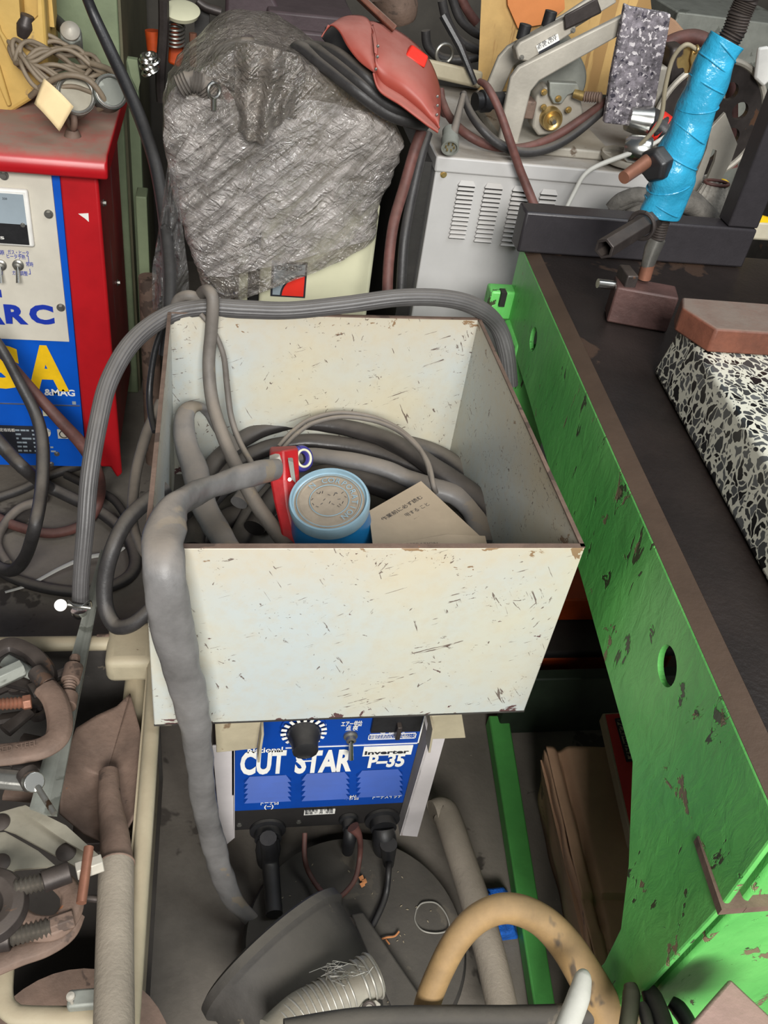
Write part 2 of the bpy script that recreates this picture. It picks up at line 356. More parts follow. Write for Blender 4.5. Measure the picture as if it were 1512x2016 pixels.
# ================================================================ storage bin
ZB,ZR=.478,.787
bl=[V((-.075,.716,0)),V((.425,.720,0)),V((.421,1.272,0)),V((-.0745,1.240,0))]
bin_=T('storage_bin','square open sheet steel bin in chipped cream paint holding hoses and a blue can','bin',(.17,.98,ZB))
def wall(i,j,name,nrm):
    a,b=bl[i],bl[j]; n=V(nrm)*.004
    mb=MB(); mb.hexa([a+V((0,0,ZB)),b+V((0,0,ZB)),b+n+V((0,0,ZB)),a+n+V((0,0,ZB))],[a+V((0,0,ZR)),b+V((0,0,ZR)),b+n+V((0,0,ZR)),a+n+V((0,0,ZR))])
    return mb.build(name,'binpaint',bin_,bev=.0015)
wall(0,1,'front_panel',(0,1,0)); wall(2,3,'back_panel',(0,-1,0)); wall(1,2,'side_panel',(-1,0,0)); wall(3,0,'side_panel',(1,0,0))
MB().hexa([p+V((0,0,ZB-.002)) for p in bl],[p+V((0,0,ZB+.002)) for p in bl]).build('base_panel','charcoal',bin_,label='dark charcoal bottom of the bin')  # charcoal instead of bin paint keeps the gaps between the hoses dark
mb=MB()
for i in range(4):
    a=bl[i]+V((0,0,ZR)); b=bl[(i+1)%4]+V((0,0,ZR)); c=V((.17,.98,ZR)); d=(b-a).normalized(); n=V((-d.y,d.x,0))*.0055
    mb.hexa([a,b,b+n,a+n],[p+V((0,0,.0022)) for p in (a,b,b+n,a+n)])
mb.build('rim','rust',bin_,label='bare rusty top edge of the bin')
# ================================================================ plasma cutter and its stand
YP=.78
cutr=T('plasma_cutter','blue fronted inverter cutting machine with white CUT STAR lettering, standing under the bin','machine',(.17,.95,.085))
z0,z1=P(480,1597,y=YP).z,.43
MB().box((.028,.80,.088),(.318,1.17,.432)).build('housing','darkpanel',cutr,bev=.004)
MB().box((.032,YP,z0),(.309,.80,z1)).build('front_panel','panelblue',cutr,bev=.002)
MB().box((.032,.786,.092),(.309,.80,z0)).build('lower_panel','black_and_shade',cutr,bev=.002)
def pan(px,py): return P(px,py,y=YP)+V((0,-.0012,0))
XD=(1,0,0); ND=(0,-1,0)
def ptext(body,px0,py0,px1,hpx,m='white',bold=.02,name='lettering',parent=cutr,yy=YP):
    a=P(px0,py0,y=yy)+V((0,-.0012,0)); b=P(px1,py0,y=yy); h=abs(P(px0,py0-hpx,y=yy).z-P(px0,py0,y=yy).z)
    return text(body,a,XD,ND,h,m,parent,w=(b.x-a.x),bold=bold,name=name)
ptext('CUT',472,1522,560,42,bold=.045); ptext('STAR',579,1519,690,40,bold=.045)
ptext('National',487,1481,556,10,bold=.02); ptext('P–35',723,1509,793,24,bold=.04)
a=pan(713,1488); b=pan(813,1468); MB().box((a.x,a.y,a.z),(b.x,a.y+.001,P(713,1470,y=YP).z)).build('name_plate','white',cutr)
q=text('Inverter',pan(717,1486)+V((0,-.0008,.0032)),XD,ND,.0085,'ink',cutr,w=.069,bold=.03)
ptext('エアー供給',671,1428,712,8); ptext('点 検',680,1436,704,8)
ptext('トーチ側',513,1583,548,7); ptext('(−)',520,1590,538,7); ptext('母材側',677,1573,705,7); ptext('トーチスイッチ',733,1571,789,6)
ptext('10',556,1449,566,7); ptext('15',558,1425,567,7); ptext('30',632,1430,642,7); ptext('35A',618,1450,633,7)
mb=MB(); a=pan(562,1473); b=pan(824,1462); mb.box((a.x,YP-.001,a.z),(b.x,YP,a.z+.0018)); mb.box((b.x-.002,YP-.001,a.z),(b.x,YP,a.z+.075)); mb.build('panel_line','white',cutr)
k=P(598,1440,y=YP-.01); MB().lathe([(0,-.004),(.033,-.004),(.033,0),(0,0)],k+V((0,.006,0)),ND).build('dial_face','panelblue',cutr)
mb=MB()
for i in range(15):
    t=math.radians(-225+i*19.3); c=k+V((math.cos(t)*.0295,-.0015,-math.sin(t)*.0295)); u=V((math.cos(t),0,-math.sin(t))); v=V((u.z,0,-u.x))
    mb.hexa([c-u*.004-v*.0022,c+u*.004-v*.0022,c+u*.004+v*.0022,c-u*.004+v*.0022],[p+V((0,-.001,0)) for p in (c-u*.004-v*.0022,c+u*.004-v*.0022,c+u*.004+v*.0022,c-u*.004+v*.0022)])
mb.build('dial_scale','white',cutr)
kn=MB().lathe([(.0245,0),(.0235,.012),(.0195,.020),(.0185,.034),(.012,.037),(0,.037)],k,ND,n=12).build('dial_knob','blackrub',cutr)
MB().box((k.x-.012,k.y-.0385,k.z-.0185),(k.x+.010,k.y-.037,k.z-.0175)).build('pointer','white',kn)
def toggle(p,parent,sc=1,dn=(.02,-.5,-.86)):
    mb=MB(); mb.lathe([(.0085*sc,0),(.0085*sc,.003*sc),(.006*sc,.0045*sc),(.006*sc,.009*sc),(.003*sc,.010*sc)],p,ND,n=16)
    s_=mb.build('toggle_switch','steel',parent); d=V(dn).normalized(); MB().tube([V(p)+V((0,-.008*sc,0)),V(p)+V((0,-.008*sc,0))+d*.024*sc],[.0022*sc,.0034*sc],8,seg=1).build('lever','chrome',s_)
toggle(P(690,1447,y=YP),cutr,1.25)
a=P(733,1415,y=YP); b=P(826,1434,y=YP); MB().box((a.x,YP-.006,b.z),(b.x,YP+.002,a.z+.02)).build('breaker_recess','blackrub',cutr,bev=.001)
a=P(780,1440,y=YP); MB().box((a.x-.004,YP-.016,a.z),(a.x+.003,YP-.005,a.z+.03)).build('breaker_lever','darksteel',cutr,bev=.001)
mb=MB(); a=P(724,1456,y=YP); b=P(820,1443,y=YP)
for (x0,za,x1,zb) in ((a.x,a.z,b.x,a.z+.0012),(a.x,a.z+.012,b.x,a.z+.0132),(a.x,a.z,a.x+.0012,a.z+.0132),(b.x-.0012,a.z,b.x,a.z+.0132)): mb.box((x0,YP-.001,za),(x1,YP,zb))
mb.build('notice_frame','white',cutr)
ptext('ご 注 意',748,1442,796,7); ptext('冷却のためカバーを外さないこと',728,1450,816,4,bold=.01); ptext('漏電のおそれがあります 接地のこと',728,1454,816,4,bold=.01)
# louvres: three blocks of five pressed blades
for i,(lx,rx,ty,by) in enumerate(((481,572,1528,1577),(594,686,1522,1573),(703,790,1516,1566))):
    mb=MB()
    for j in range(5):
        a=P(lx,lerp(ty,by,(j+.1)/5),y=YP); b=P(rx,lerp(ty,by,(j+1.0)/5),y=YP); zt=a.z; zb=a.z-.0085
        mb.hexa([(a.x,YP-.0004,zb),(b.x-.003,YP-.007,zb),(b.x-.003,YP+.002,zb),(a.x,YP+.002,zb)],[(a.x+.008,YP-.0004,zt),(b.x-.010,YP-.0004,zt),(b.x-.010,YP+.002,zt),(a.x+.008,YP+.002,zt)])
        mb.hexa([(a.x,YP-.007,zb),(b.x,YP-.007,zb),(b.x,YP,zb),(a.x,YP,zb)],[(a.x+.008,YP-.0006,zt),(b.x-.008,YP-.0006,zt),(b.x-.008,YP,zt),(a.x+.008,YP,zt)])
    mb.build('louver_block','louver',cutr)
def low(px,py,d=0): return P(px,py,y=.786)+V((0,-.001-d,0))
a=low(598,1603); b=low(660,1592); MB().box((a.x,.784,a.z),(b.x,.786,b.z)).build('serial_plate','white',cutr)
ptext('製造番号  松下電器',600,1597,655,3,'ink',.02,yy=.7825); ptext('製造 年 月  平成',600,1602,655,3,'ink',.02,yy=.7825)
for px,py in ((634,1583),(588,1617),(471,1623)): bolt(cutr,low(px,py,-.004),ND,.005)
def socket(px,py,r,dn,ln,m='blackrub',name='cable_socket'):
    c=low(px,py); mb=MB(); mb.lathe([(0,0),(r*1.35,0),(r*1.35,.005),(r,.007),(r,.02),(0,.021)],c,ND,n=28)
    s_=mb.build(name,m,cutr); d=V(dn).normalized(); e=c+V((0,-.018,0)); f=e+d*ln
    MB().tube([e,e+(d+V((0,-.6,0))).normalized()*ln*.35,f],[r*.8,r*.95,r*.8],16,seg=5).build('plug','blackrub',s_); return f
socket(527,1630,.022,(0.02,-.25,-1),.05); socket(686,1610,.012,(0,-.3,-1),.05); socket(752,1610,.022,(.1,-.2,-1),.05)
hose([(528,1650,Y(.745),17),(532,1690,Y(.74),17),(535,1735,Z(.07),17),(540,1800,Z(.07),17)],'torch_cable','blackrub','thick black cable dropping from the left socket of the blue cutter','cable')
hose([(762,1655,Y(.745),9),(765,1690,Y(.735),7),(765,1715,Z(.085),6),(760,1760,Z(.062),6),(745,1800,Z(.06),6),(722,1838,Z(.058),6),(690,1850,Z(.055),5)],'switch_cable','blackrub','thin black cable with a ribbed grip dropping from the right socket of the blue cutter')
g=MB()
for i in range(5): 
    c=P(765,1683+i*6,y=.735); g.torus(c,(0,.1,1),.0075,.0022,n=16,k=6)
g.tube([P(765,1662,y=.737),P(765,1715,y=.732)],[.0145,.007],12,seg=1)
tag(g.build('strain_relief','blackrub'),'black ribbed rubber boot on the right hand plug of the blue cutter','cable boot')
hose([(695,1628,Y(.755),13),(708,1650,Y(.745),6),(708,1690,Y(.73),5),(697,1735,Z(.08),5),(665,1768,Z(.09),5),(640,1762,Z(.09),5),(612,1725,Z(.08),5),(600,1690,Z(.10),5),(600,1640,Y(.76),5)],'earth_cable','redhose','thin cable with a red collar looping below the blue cutter','cable')
# stand: white angle legs and brackets under the bin
std=T('machine_stand','white chipped angle iron stand carrying the bin over the blue cutter','stand',(.17,.95,0))
def quadleg(c,th,name,m='legwhite'):
    pts=[P(a,b,y=yy) for a,b,yy in c]; return MB().prism(pts,V((0,th,0))).build(name,m,std,bev=.001)
quadleg([(418,1470,.776),(462,1470,.776),(462,1650,.776),(436,1672,.776)],.004,'leg'); 
quadleg([(843,1455,.776),(877,1452,.776),(822,1648,.776),(787,1645,.776)],.004,'leg')
MB().prism([P(462,1470,y=.776),P(462,1650,y=.776),P(462,1650,y=.776)+V((0,.05,0)),P(462,1470,y=.776)+V((0,.05,0))],V((-.004,0,0))).build('leg_flange','legwhite',std)
MB().prism([P(843,1455,y=.776),P(787,1645,y=.776),P(787,1645,y=.776)+V((0,.05,0)),P(843,1455,y=.776)+V((0,.05,0))],V((.004,0,0))).build('leg_flange','legwhite',std)
for sx in (.005,.345): MB().box((sx-.015,1.16,0),(sx+.02,1.18,.45)).build('rear_leg','legwhite',std,bev=.002)
for sx in (.0,.33):
    MB().box((sx,.74,.469),(sx+.045,1.2,.4755)).build('top_rail','legwhite',std,bev=.001)
for (a,b,c,d,fl) in (((423,1424),(514,1419),(506,1474),(426,1482),1),((846,1410),(909,1405),(917,1453),(838,1456),-1)):
    pts=[P(*q,y=.728) for q in (a,b,c,d)]; o=MB().prism(pts,V((0,.004,0))).build('bracket','tubwhite',std,bev=.001)
    e=pts[1:3] if fl==1 else [pts[0],pts[3]]; MB().prism([e[0],e[1],e[1]+V((0,-.022,0)),e[0]+V((0,-.022,0))],V((.003,0,0))).build('bracket_flange','tubwhite',std)
MB().box((.0,.80,.072),(.345,1.18,.086)).build('shelf','darksteel',std,bev=.002)
# ================================================================ surface plate table (cast iron, green sides)
def XL(y): return .4262+.0664*y
tab=T('cast_iron_table','long green cast iron marking out table with a dark machined top, right of the bin','table',(.95,.9,0))
ZT=.85; YN,YF=.327,1.445
side=[(YF,ZT-.006),(.327,ZT-.006),(.325,.715),(.337,.507),(.35,.42),(.37,.0),(.44,.0),(.42,.20),(.403,.42),(.410,.49),(.45,.555),(.527,.640),(.78,.662),(1.2,.69),(YF,.70)]
o=MB().prism([V((XL(y),y,z)) for y,z in side],V((.007,0,0))).build('side_casting','green',tab,bev=.0025,seg=2)
h=MB(); 
for (px,py,rx,rz_) in ((1050,668,.016,.020),(1313,1311,.015,.022)):
    p=P(px,py,x=.49); r=ray(px,py); 
    yy=p.y; 
    for _ in range(4): p=P(px,py,x=XL(yy)); yy=p.y
    h.cyl(p+V((-.02,0,0)),p+V((.2,0,0)),rz_,n=28)
cut(o,h)
MB().prism([V((XL(.327)+.02,.3275,ZT-.006)),V((1.5,.3275,ZT-.006)),V((1.5,.326,.715)),V((.80,.326,.715)),V((.80,.315,.5)),V((.74,.33,.35)),V((.66,.34,.0)),V((.50,.34,0)),V((XL(.34)+.02,.338,.505)),V((XL(.33)+.02,.326,.715))],V((0,.06,0))).build('front_casting','green',tab,bev=.004)
mb=MB(); mb.hexa([V((XL(.32)-.004,.320,.712)),V((XL(.32)+.02,.320,.712)),V((XL(.39)+.02,.39,.712)),V((XL(.39)-.002,.39,.712))],[V((XL(.32)-.004,.320,.722)),V((XL(.32)+.02,.320,.722)),V((XL(.39)+.02,.39,.722)),V((XL(.39)-.002,.39,.722))]); mb.box((XL(.32)+.0205,.320,.712),(1.5,.34,.7215)); mb.build('seam_strip','rust',tab)
MB().hexa([V((XL(YN)+.05,YN+.05,.80)),V((1.5,YN+.05,.80)),V((1.5,YF-.01,.80)),V((XL(YF)+.05,YF-.01,.80))],[V((XL(YN)+.05,YN+.05,ZT-.012)),V((1.5,YN+.05,ZT-.012)),V((1.5,YF-.01,ZT-.012)),V((XL(YF)+.05,YF-.01,ZT-.012))]).build('core','darkgreen',tab)
ew=.025
MB().hexa([V((XL(YN)+ew,YN,ZT-.007)),V((1.5,YN,ZT-.007)),V((1.5,YF,ZT-.007)),V((XL(YF)+ew,YF,ZT-.007))],[V((XL(YN)+ew,YN,ZT)),V((1.5,YN,ZT)),V((1.5,YF,ZT)),V((XL(YF)+ew,YF,ZT))]).build('machined_top','toptable',tab)
MB().hexa([V((XL(YN),YN,ZT-.012)),V((XL(YN)+ew,YN,ZT-.012)),V((XL(YF)+ew,YF,ZT-.012)),V((XL(YF),YF,ZT-.012))],[V((XL(YN)+.001,YN,ZT-.006)),V((XL(YN)+ew,YN,ZT-.0002)),V((XL(YF)+ew,YF,ZT-.0002)),V((XL(YF)+.001,YF,ZT-.006))]).build('machined_edge','topedge',tab,label='brown bare metal band along the table edge')
# far lug
c=P(985,600,y=1.40); MB().box((c.x-.018,1.41,c.z-.035),(XL(1.42)+.01,1.445,c.z+.02)).build('lug','green',tab,bev=.004)
MB().box((c.x-.001,1.402,c.z-.005),(c.x+.009,1.42,c.z+.022)).build('lug_slot_shade','black_and_shade',tab)  # solid dark block; the slot's shade is put into its colour
for (x,y) in ((.56,1.36),(1.35,1.36),(1.35,.2)): MB().box((x-.05,y-.05,0),(x+.05,y+.05,.72)).build('leg','green',tab,bev=.008)
# lower rail of the table stand
a,b=P(962,1408,z=.035),P(1002,1408,z=.035); c,d=P(1100,2016,z=.035),P(1058,2016,z=.035)
fl=V((.0,.0,-.033)); MB().hexa([p+fl for p in (a,b,c,d)],[a,b,c,d]).build('lower_rail','greenrail',tab,bev=.003)
tab2=None
# crosswise boards in the dark below the table
o=MB().box((.56,1.02,.0),(1.15,1.045,.17)).build('plank','darkgreen',bev=.003); tag(o,'dark green wooden board standing on edge behind the cardboard box','board')
ob=T('tool_case','orange and black tool case standing in the dark behind the bin, under the table','case',(.72,1.18,0))
MB().box((.56,1.12,0),(.95,1.4,.115)).build('case_body','orangebox',ob,bev=.01); MB().box((.555,1.115,.115),(.955,1.405,.135)).build('case_lid','black_and_shade',ob,bev=.006)
MB().box((.55,1.11,.05),(.96,1.125,.066)).build('case_band','black_and_shade',ob,bev=.003)
for x in (.63,.75,.87): MB().box((x-.018,1.108,.0),(x+.018,1.118,.05)).build('case_rib','black_and_shade',ob,bev=.003)
o=MB().box((.54,1.2,.137),(.9,1.45,.20)).build('small_crate','orangebox',bev=.004); tag(o,'orange plastic crate on top of the tool case under the table','crate')
# ---------- cardboard boxes
zt=.22; A=P(1072,1476,z=zt);B=P(1245,1480,z=zt);C=P(1300,1990,z=zt);Dd=P(1195,1985,z=zt)
cb=T('cardboard_box','crushed brown cardboard box below the green table','box',(.62,.62,.0))
dn=V((0,0,-zt+.001)); nu=14
def cbtop(u,v):
    p=lerp(lerp(A,B,u),lerp(Dd,C,u),v); return p+V((0,0,.006*mnoise.noise(p*9)-.014*math.exp(-((u-.16-.12*v)/.05)**2)*(1 if v<.75 else .4)+(.010 if v<.62 else 0)))
MB().grid(cbtop,40,60).build('lid_flap','cardboard',cb,solid=.003)
L1=V((.055,0,0))
def cbside(u,v):
    p=lerp(A,Dd,u); q=p+dn+L1*.9; r=lerp(p,q,v); return r+V((.006*mnoise.noise(r*14)-.006*math.sin(v*PI),0,0))
MB().grid(cbside,40,14).build('side_wall','cardboard',cb,solid=.003)
MB().hexa([A+dn+L1,B+dn,C+dn,Dd+dn+L1],[p-V((0,0,.03)) for p in (A,B,C,Dd)]).build('carton_body','cardboard',cb)
rb=T('beverage_carton','flattened red drinks carton with a 350ml x 24 label leaning on the cardboard box','carton',(.72,.76,.23))
q=[P(1186,1404,z=.262),P(1300,1398,z=.268),P(1370,1672,z=.262),P(1243,1658,z=.248)]
MB().prism(q,V((0,0,-.022))).build('board','paper',rb,bev=.002)
MB().prism([q[0]+V((.004,-.004,.0002)),q[1]+V((0,-.003,.0002)),q[2]+V((0,0,.0002)),q[3]+V((.004,.004,.0002))],V((0,0,.0012))).build('printed_face','cardred',rb)
def rbp(px,py): return P(px,py,z=.2635)
MB().prism([rbp(1210,1416),rbp(1262,1408),rbp(1276,1498),rbp(1233,1500)],V((0,0,.0022))).build('label_frame','ink',rb)
MB().prism([rbp(1213,1420),rbp(1262,1412),rbp(1276,1494),rbp(1236,1496)],V((0,0,.0028))).build('label_panel','paper',rb)
a=rbp(1247,1494)+V((0,0,.003)); b=rbp(1226,1420)+V((0,0,.003)); text('350ml×24',a,b-a,(0,0,1),.013,'ink',rb,w=(b-a).length,bold=.03)
# ================================================================ things on the table
sq=T('black_square','black steel set square lying and standing at the far end of the dark table','square',(.7,1.42,ZT))
x0=P(1015,500,y=1.40).x; 
MB().box((x0,1.395,ZT+.001),(.925,1.44,ZT+.072)).build('beam','blacksq',sq,bev=.004)
MB().box((.868,1.397,ZT+.073),(.925,1.438,1.42)).build('upright','blacksq',sq,bev=.003)
# magnetic base and taped gooseneck
mg=T('magnet_base','brown steel magnet block on the table holding the blue taped gooseneck','magnet base',(.64,1.17,ZT))
p=[P(1193,634,z=ZT+.001),P(1312,656,z=ZT+.001)]; d=(p[1]-p[0]); n=V((-d.y,d.x,0)).normalized()*.045
b4=[p[0],p[1],p[1]+n,p[0]+n]; o=MB().hexa(b4,[q+V((0,0,.058)) for q in b4]).build('block','blockdark' if 'blockdark' in M else 'darksteel',mg,bev=.003)
c=(p[0]+p[0]+n)/2+V((0,0,.05)); MB().cyl(c+V((.004,0,0)),c+V((-.028,0,.002)),.007).build('switch_shaft','chrome',mg)
MB().box((c.x+.006,c.y-.02,c.z+.006),(c.x+.024,c.y+.02,c.z+.026)).build('lug','darksteel',mg,bev=.002)
G=1.185
gn=T('gooseneck_arm','flexible steel gooseneck wrapped in bright blue tape, rising from the brown magnet block','gooseneck',P(1270,540,y=G))
def gp(px,py): return P(px,py,y=G)
MB().tube([gp(1268,548),gp(1276,520)],[.010,.010],16,seg=1).build('hinge_stub','copper',gn)
MB().tube([gp(1274,525),gp(1285,490),gp(1294,470)],[.0095,.0125,.0125],20,seg=1).build('steel_ferrule','steel',gn)
MB().tube([gp(lerp(1294,1312,i/26),lerp(470,405,i/26)) for i in range(27)],.0105,18,seg=1,ribs=.10).build('lower_coil','darksteel',gn)
pts=[gp(1298,420),gp(1312,385),gp(1326,330),gp(1352,268),gp(1374,210),gp(1396,150),gp(1413,110),gp(1432,78)]
rr=[.029,.029,.032,.028,.026,.026,.0245,.0245]
o=MB().tube(pts,rr,28,seg=12,bump=.16,cap=False).build('tape_wrap','tape',gn,solid=.0016,label='bright blue tape wrapped in overlapping turns')
mb=MB()
for i,(t0,tilt) in enumerate(((.06,.35),(.2,-.4),(.33,.3),(.45,.5),(.57,-.3),(.68,.35),(.8,.45),(.92,.5))):
    k=t0*7; i0=min(int(k),6); c=lerp(pts[i0],pts[i0+1],k-i0); ax=(pts[i0+1]-pts[i0]).normalized(); rq=lerp(rr[i0],rr[i0+1],k-i0)
    nn=(ax+V((tilt,0,.2))).normalized(); mb.torus(c,nn,rq*1.015,.0012,n=32,k=6)
mb.build('tape_seam','tape',gn)
cp=[gp(1425,95),gp(1446,60),gp(1458,25),gp(1470,0),gp(1480,-60)]
MB().tube([cp[min(int(i/12),3)].lerp(cp[min(int(i/12),3)+1],(i%12)/12) for i in range(49)],.0145,18,seg=1,ribs=.07).build('conduit','darksteel',gn,label='bare grey spiral steel conduit')
tb=T('steel_tube','hollow dark steel tube sticking out from under the blue tape','tube',P(1230,465,y=1.12))
a,b=P(1189,490,y=1.07),P(1290,428,y=1.18); MB().lathe([(.0105,0),(.0105,(b-a).length),(.0145,(b-a).length),(.0145,0),(.0105,0)],a,b-a,n=6).build('tube_body','darksteel',tb,bev=.001)
c=a.lerp(b,.72); MB().torus(c,b-a,.0185,.0032,n=24).build('collar','darksteel',tb)
lv=T('copper_lever','brown copper handle with a black hexagonal hub left of the blue tape','handle',P(1260,330,y=1.19))
a,b=P(1228,350,y=1.14),P(1283,312,y=1.18); MB().tube([a,lerp(a,b,.5),b,P(1300,318,y=1.2)],[.0085,.009,.0095,.009],16).build('handle_bar','copper',lv)
a,b=P(1272,335,y=1.165),P(1300,325,y=1.2); MB().lathe([(0,0),(.019,0),(.024,.006),(.024,.022),(0,.022)],P(1280,330,y=1.165),(.8,.55,.2),n=6).build('hub','blackrub',lv,bev=.002)
# dark red-brown wood block on the foam and webbed foam
fm=T('foam_block','black foam block covered in a pale web pattern, at the right edge of the table','foam block',(.78,.8,ZT))
def fx(y): return .604+.085*(y-1.01)
fb=[V((fx(.25),.25,ZT+.001)),V((1.1,.25,ZT+.001)),V((1.1,1.02,ZT+.001)),V((.604,1.02,ZT+.001))]
ft=[V((fx(.25)+.012,.25,ZT+.082)),V((1.09,.25,ZT+.082)),V((1.09,1.012,ZT+.082)),V((.616,1.012,ZT+.082))]
MB().hexa(fb,ft).build('foam_body','webfoam',fm,bev=.007,seg=3)
ZW=ZT+.083
q=[P(1392,694,z=ZW),P(1345,648,z=ZW),P(1345,648,z=ZW)+V((.42,-.0,0)),P(1392,694,z=ZW)+V((.42,-.0,0))]
a=P(1392,694,z=ZW); wb=[a,a+V((.34,-.008,0)),a+V((.34,.075,0)),a+V((-.012,.085,0)),a+V((-.024,.055,0))]
o=MB().prism(wb,V((0,0,.034))).build('wood_block','woodred',bev=.003); tag(o,'dusty reddish brown wooden block resting on top of the webbed foam','wood block')
# ================================================================ left rectifier (red, white and blue)
YW=1.75
we=T('welding_rectifier','red welding machine with blue and white front panel, left of the bin','welding machine',(-.5,1.9,0))
zb=.093; xr=P(180,700,y=YW).x
MB().box((-.95,YW+.012,zb),(-.235,2.19,.80)).build('housing','darkred',we,bev=.006)
fp=[P(a,b,y=YW) for a,b in ((112,332),(183,332),(226,932),(170,925))]
fp=[V((-.298,YW,.797)),V((-.228,YW,.797)),V((-.224,YW,.072)),V((-.236,YW,.06)),V((-.250,YW,.093)),V((-.303,YW,.093))]
MB().prism(fp,V((0,.016,0))).build('corner_post','red',we,bev=.006,seg=3)
MB().prism([V((-.298,YW+.003,.80)),V((-.95,YW+.003,.80)),V((-.95,YW+.003,zb)),V((-.304,YW+.003,zb))],V((0,.012,0))).build('blue_panel','blue',we)
def wp(px,py,o=.0): return P(px,py,y=YW+.003)+V((0,-o,0))
a=wp(100,340); b=wp(136,671); MB().box((-.95,YW-.003,P(60,668,y=YW).z),(P(118,500,y=YW).x,YW+.003,P(50,340,y=YW).z)).build('white_panel','panelwhite',we)
YY=YW-.003
def wt(body,px0,py0,px1,hpx,m,bold=.02,yy=YY): 
    a=P(px0,py0,y=yy)+V((0,-.0012,0)); b=P(px1,py0,y=yy); h=abs(P(px0,py0-hpx,y=yy).z-P(px0,py0,y=yy).z)
    return text(body,a,XD,ND,h,m,we,w=(b.x-a.x),bold=bold)
wt('R',12,634,56,34,'ink_blue',.05); wt('C',60,634,108,34,'ink_blue',.05); wt('A',-38,634,10,34,'ink_blue',.05); wt('HI',-16,583,4,14,'ink_blue',.04)
wt('S',-30,756,48,74,'yellow',.06,YW+.003); wt('A',56,762,136,80,'yellow',.05,YW+.003); wt('CO',46,776,78,12,'white',.03,YW+.003); wt('2',79,779,86,7,'white',.02,YW+.003); wt('&MAG',88,777,148,12,'white',.03,YW+.003)
for (s_,x0,y0,x1,h_) in (('ガス・ヒータ',16,499,57,7),('ヒータ予熱',14,507,50,7),('常時',52,523,66,7),('ガス調整',25,540,55,7),('電源',-12,499,9,7),('切',-8,540,6,7)): wt(s_,x0,y0,x1,h_,'ink_blue',.005)
mb=MB(); a=P(51,503,y=YY); b=P(60,540,y=YY); xx=P(58,520,y=YY).x
mb.box((xx-.004,YY-.001,a.z-.001),(xx,YY,a.z)); mb.box((xx-.001,YY-.001,a.z-.014),(xx,YY,a.z)); mb.box((xx-.001,YY-.001,b.z),(xx,YY,b.z+.012)); mb.box((xx-.004,YY-.001,b.z),(xx,YY,b.z+.001)); mb.build('bracket_lines','ink_blue',we)
a=P(58,375,y=YY); b=P(60,482,y=YY)
mt=MB().box((-.62,YY-.012,b.z),(a.x-.002,YY,a.z+.004)).build('current_meter','white',we,bev=.004)
MB().box((-.61,YY-.014,P(55,437,y=YY).z),(a.x-.010,YY-.012,a.z-.004)).build('meter_glass','glassgrey',mt)
MB().box((-.61,YY-.0145,b.z+.006),(a.x-.010,YY-.012,P(55,437,y=YY).z)).build('meter_base','blackrub',mt)
bolt(we,P(45,443,y=YY-.0145),ND,.0035,name='meter_screw'); wt('s',1,470,9,8,'white',.01,YY-.0155); wt('250',5,392,14,4,'ink',.0,YY-.015)
toggle(P(36,521,y=YY),we,1.3); toggle(P(2,521,y=YY),we,1.3)
for px,py in ((96,421),(120,605),(8,345)): bolt(we,P(px,py,y=YY),ND,.0068)
o=MB().box((-.95,YW+.001,P(60,797,y=YW).z-.001),(-.305,YW+.003,P(60,797,y=YW).z+.001)).build('panel_seam','steel',we)
MB().box((P(-60,840,y=YW).x,YW,P(60,893,y=YW).z),(P(66,840,y=YW).x,YW+.003,P(60,840,y=YW).z)).build('rating_plate','ink',we)
mb=MB(); random.seed(3)
for r in range(6):
    for c_ in range(7):
        if random.random()<.75:
            x=-.452+c_*.012; z=P(20,888-r*8,y=YW).z; mb.box((x,YW-.0006,z),(x+.004+random.random()*.008,YW,z+.0045))
mb.build('rating_fields','glassgrey',we); wt('定格銘板',0,848,30,5,'white',.01,YW-.0008)
for px,py,rw,nm,mm in ((88,851,.0135,'round_label','panelwhite'),(126,854,.0125,'square_label','panelwhite')):
    c=P(px,py,y=YW+.002)
    if nm=='round_label': MB().cyl(c,c+V((0,-.002,0)),rw).build(nm,mm,we); MB().box((c.x,c.y-.003,c.z-.006),(c.x+.005,c.y-.002,c.z+.005)).build('label_mark','ink',we)
    else:
        MB().box((c.x-rw*1.1,c.y-.002,c.z-rw),(c.x+rw*1.1,c.y,c.z+rw)).build(nm,mm,we); MB().torus(c+V((0,-.0025,0)),ND,.0095,.0012).build('label_mark','ink',we)
a=P(83,798,y=YW+.002); MB().box((a.x,a.y-.004,P(83,818,y=YW).z),(a.x+.011,a.y,a.z)).build('paper_tab','cream',we)
c=P(146,793,y=YW+.001); MB().box((c.x-.004,c.y-.001,c.z-.004),(c.x+.004,c.y,c.z+.004)).build('small_mark','glassgrey',we)
for px,py in ((112,893),(101,913)): bolt(we,P(px,py,y=YW+.002),ND,.005)
# lid with rolled front edge
zl=.842; lx=-.205
prof=[(YW-.035,.797),(YW-.04,.815),(YW-.034,.832),(YW-.018,zl),(2.20,zl),(2.20,.80),(YW-.02,.80)]
o=MB().prism([V((lx,y,z)) for y,z in prof],V((-.75,0,0))).build('lid','red',we,bev=.006,seg=3,label='red lid under a film of grey dust')
lg=P(143,268,z=zl); o=MB(); o.cyl(lg,lg+V((0,0,.012)),.016,.011,20); o.torus(lg+V((0,0,.036)),(.92,.4,0),.021,.0062,n=28,k=10,sq=1); o.build('lifting_eye','rust',we)
for x in (-.30,-.85): 
    for y in (1.8,2.08): MB().cyl((x-.015,y,.045),(x+.015,y,.045),.045).build('caster','blackrub',we); MB().box((x-.02,y-.02,.05),(x+.02,y+.02,.093)).build('caster_fork','darksteel',we)
bolt(we,(-.2345,1.85,.70),(1,0,0),.006); bolt(we,(-.2345,2.0,.45),(1,0,0),.006)
for i,(z,y) in enumerate(((.62,1.78),(.60,1.785))): pass
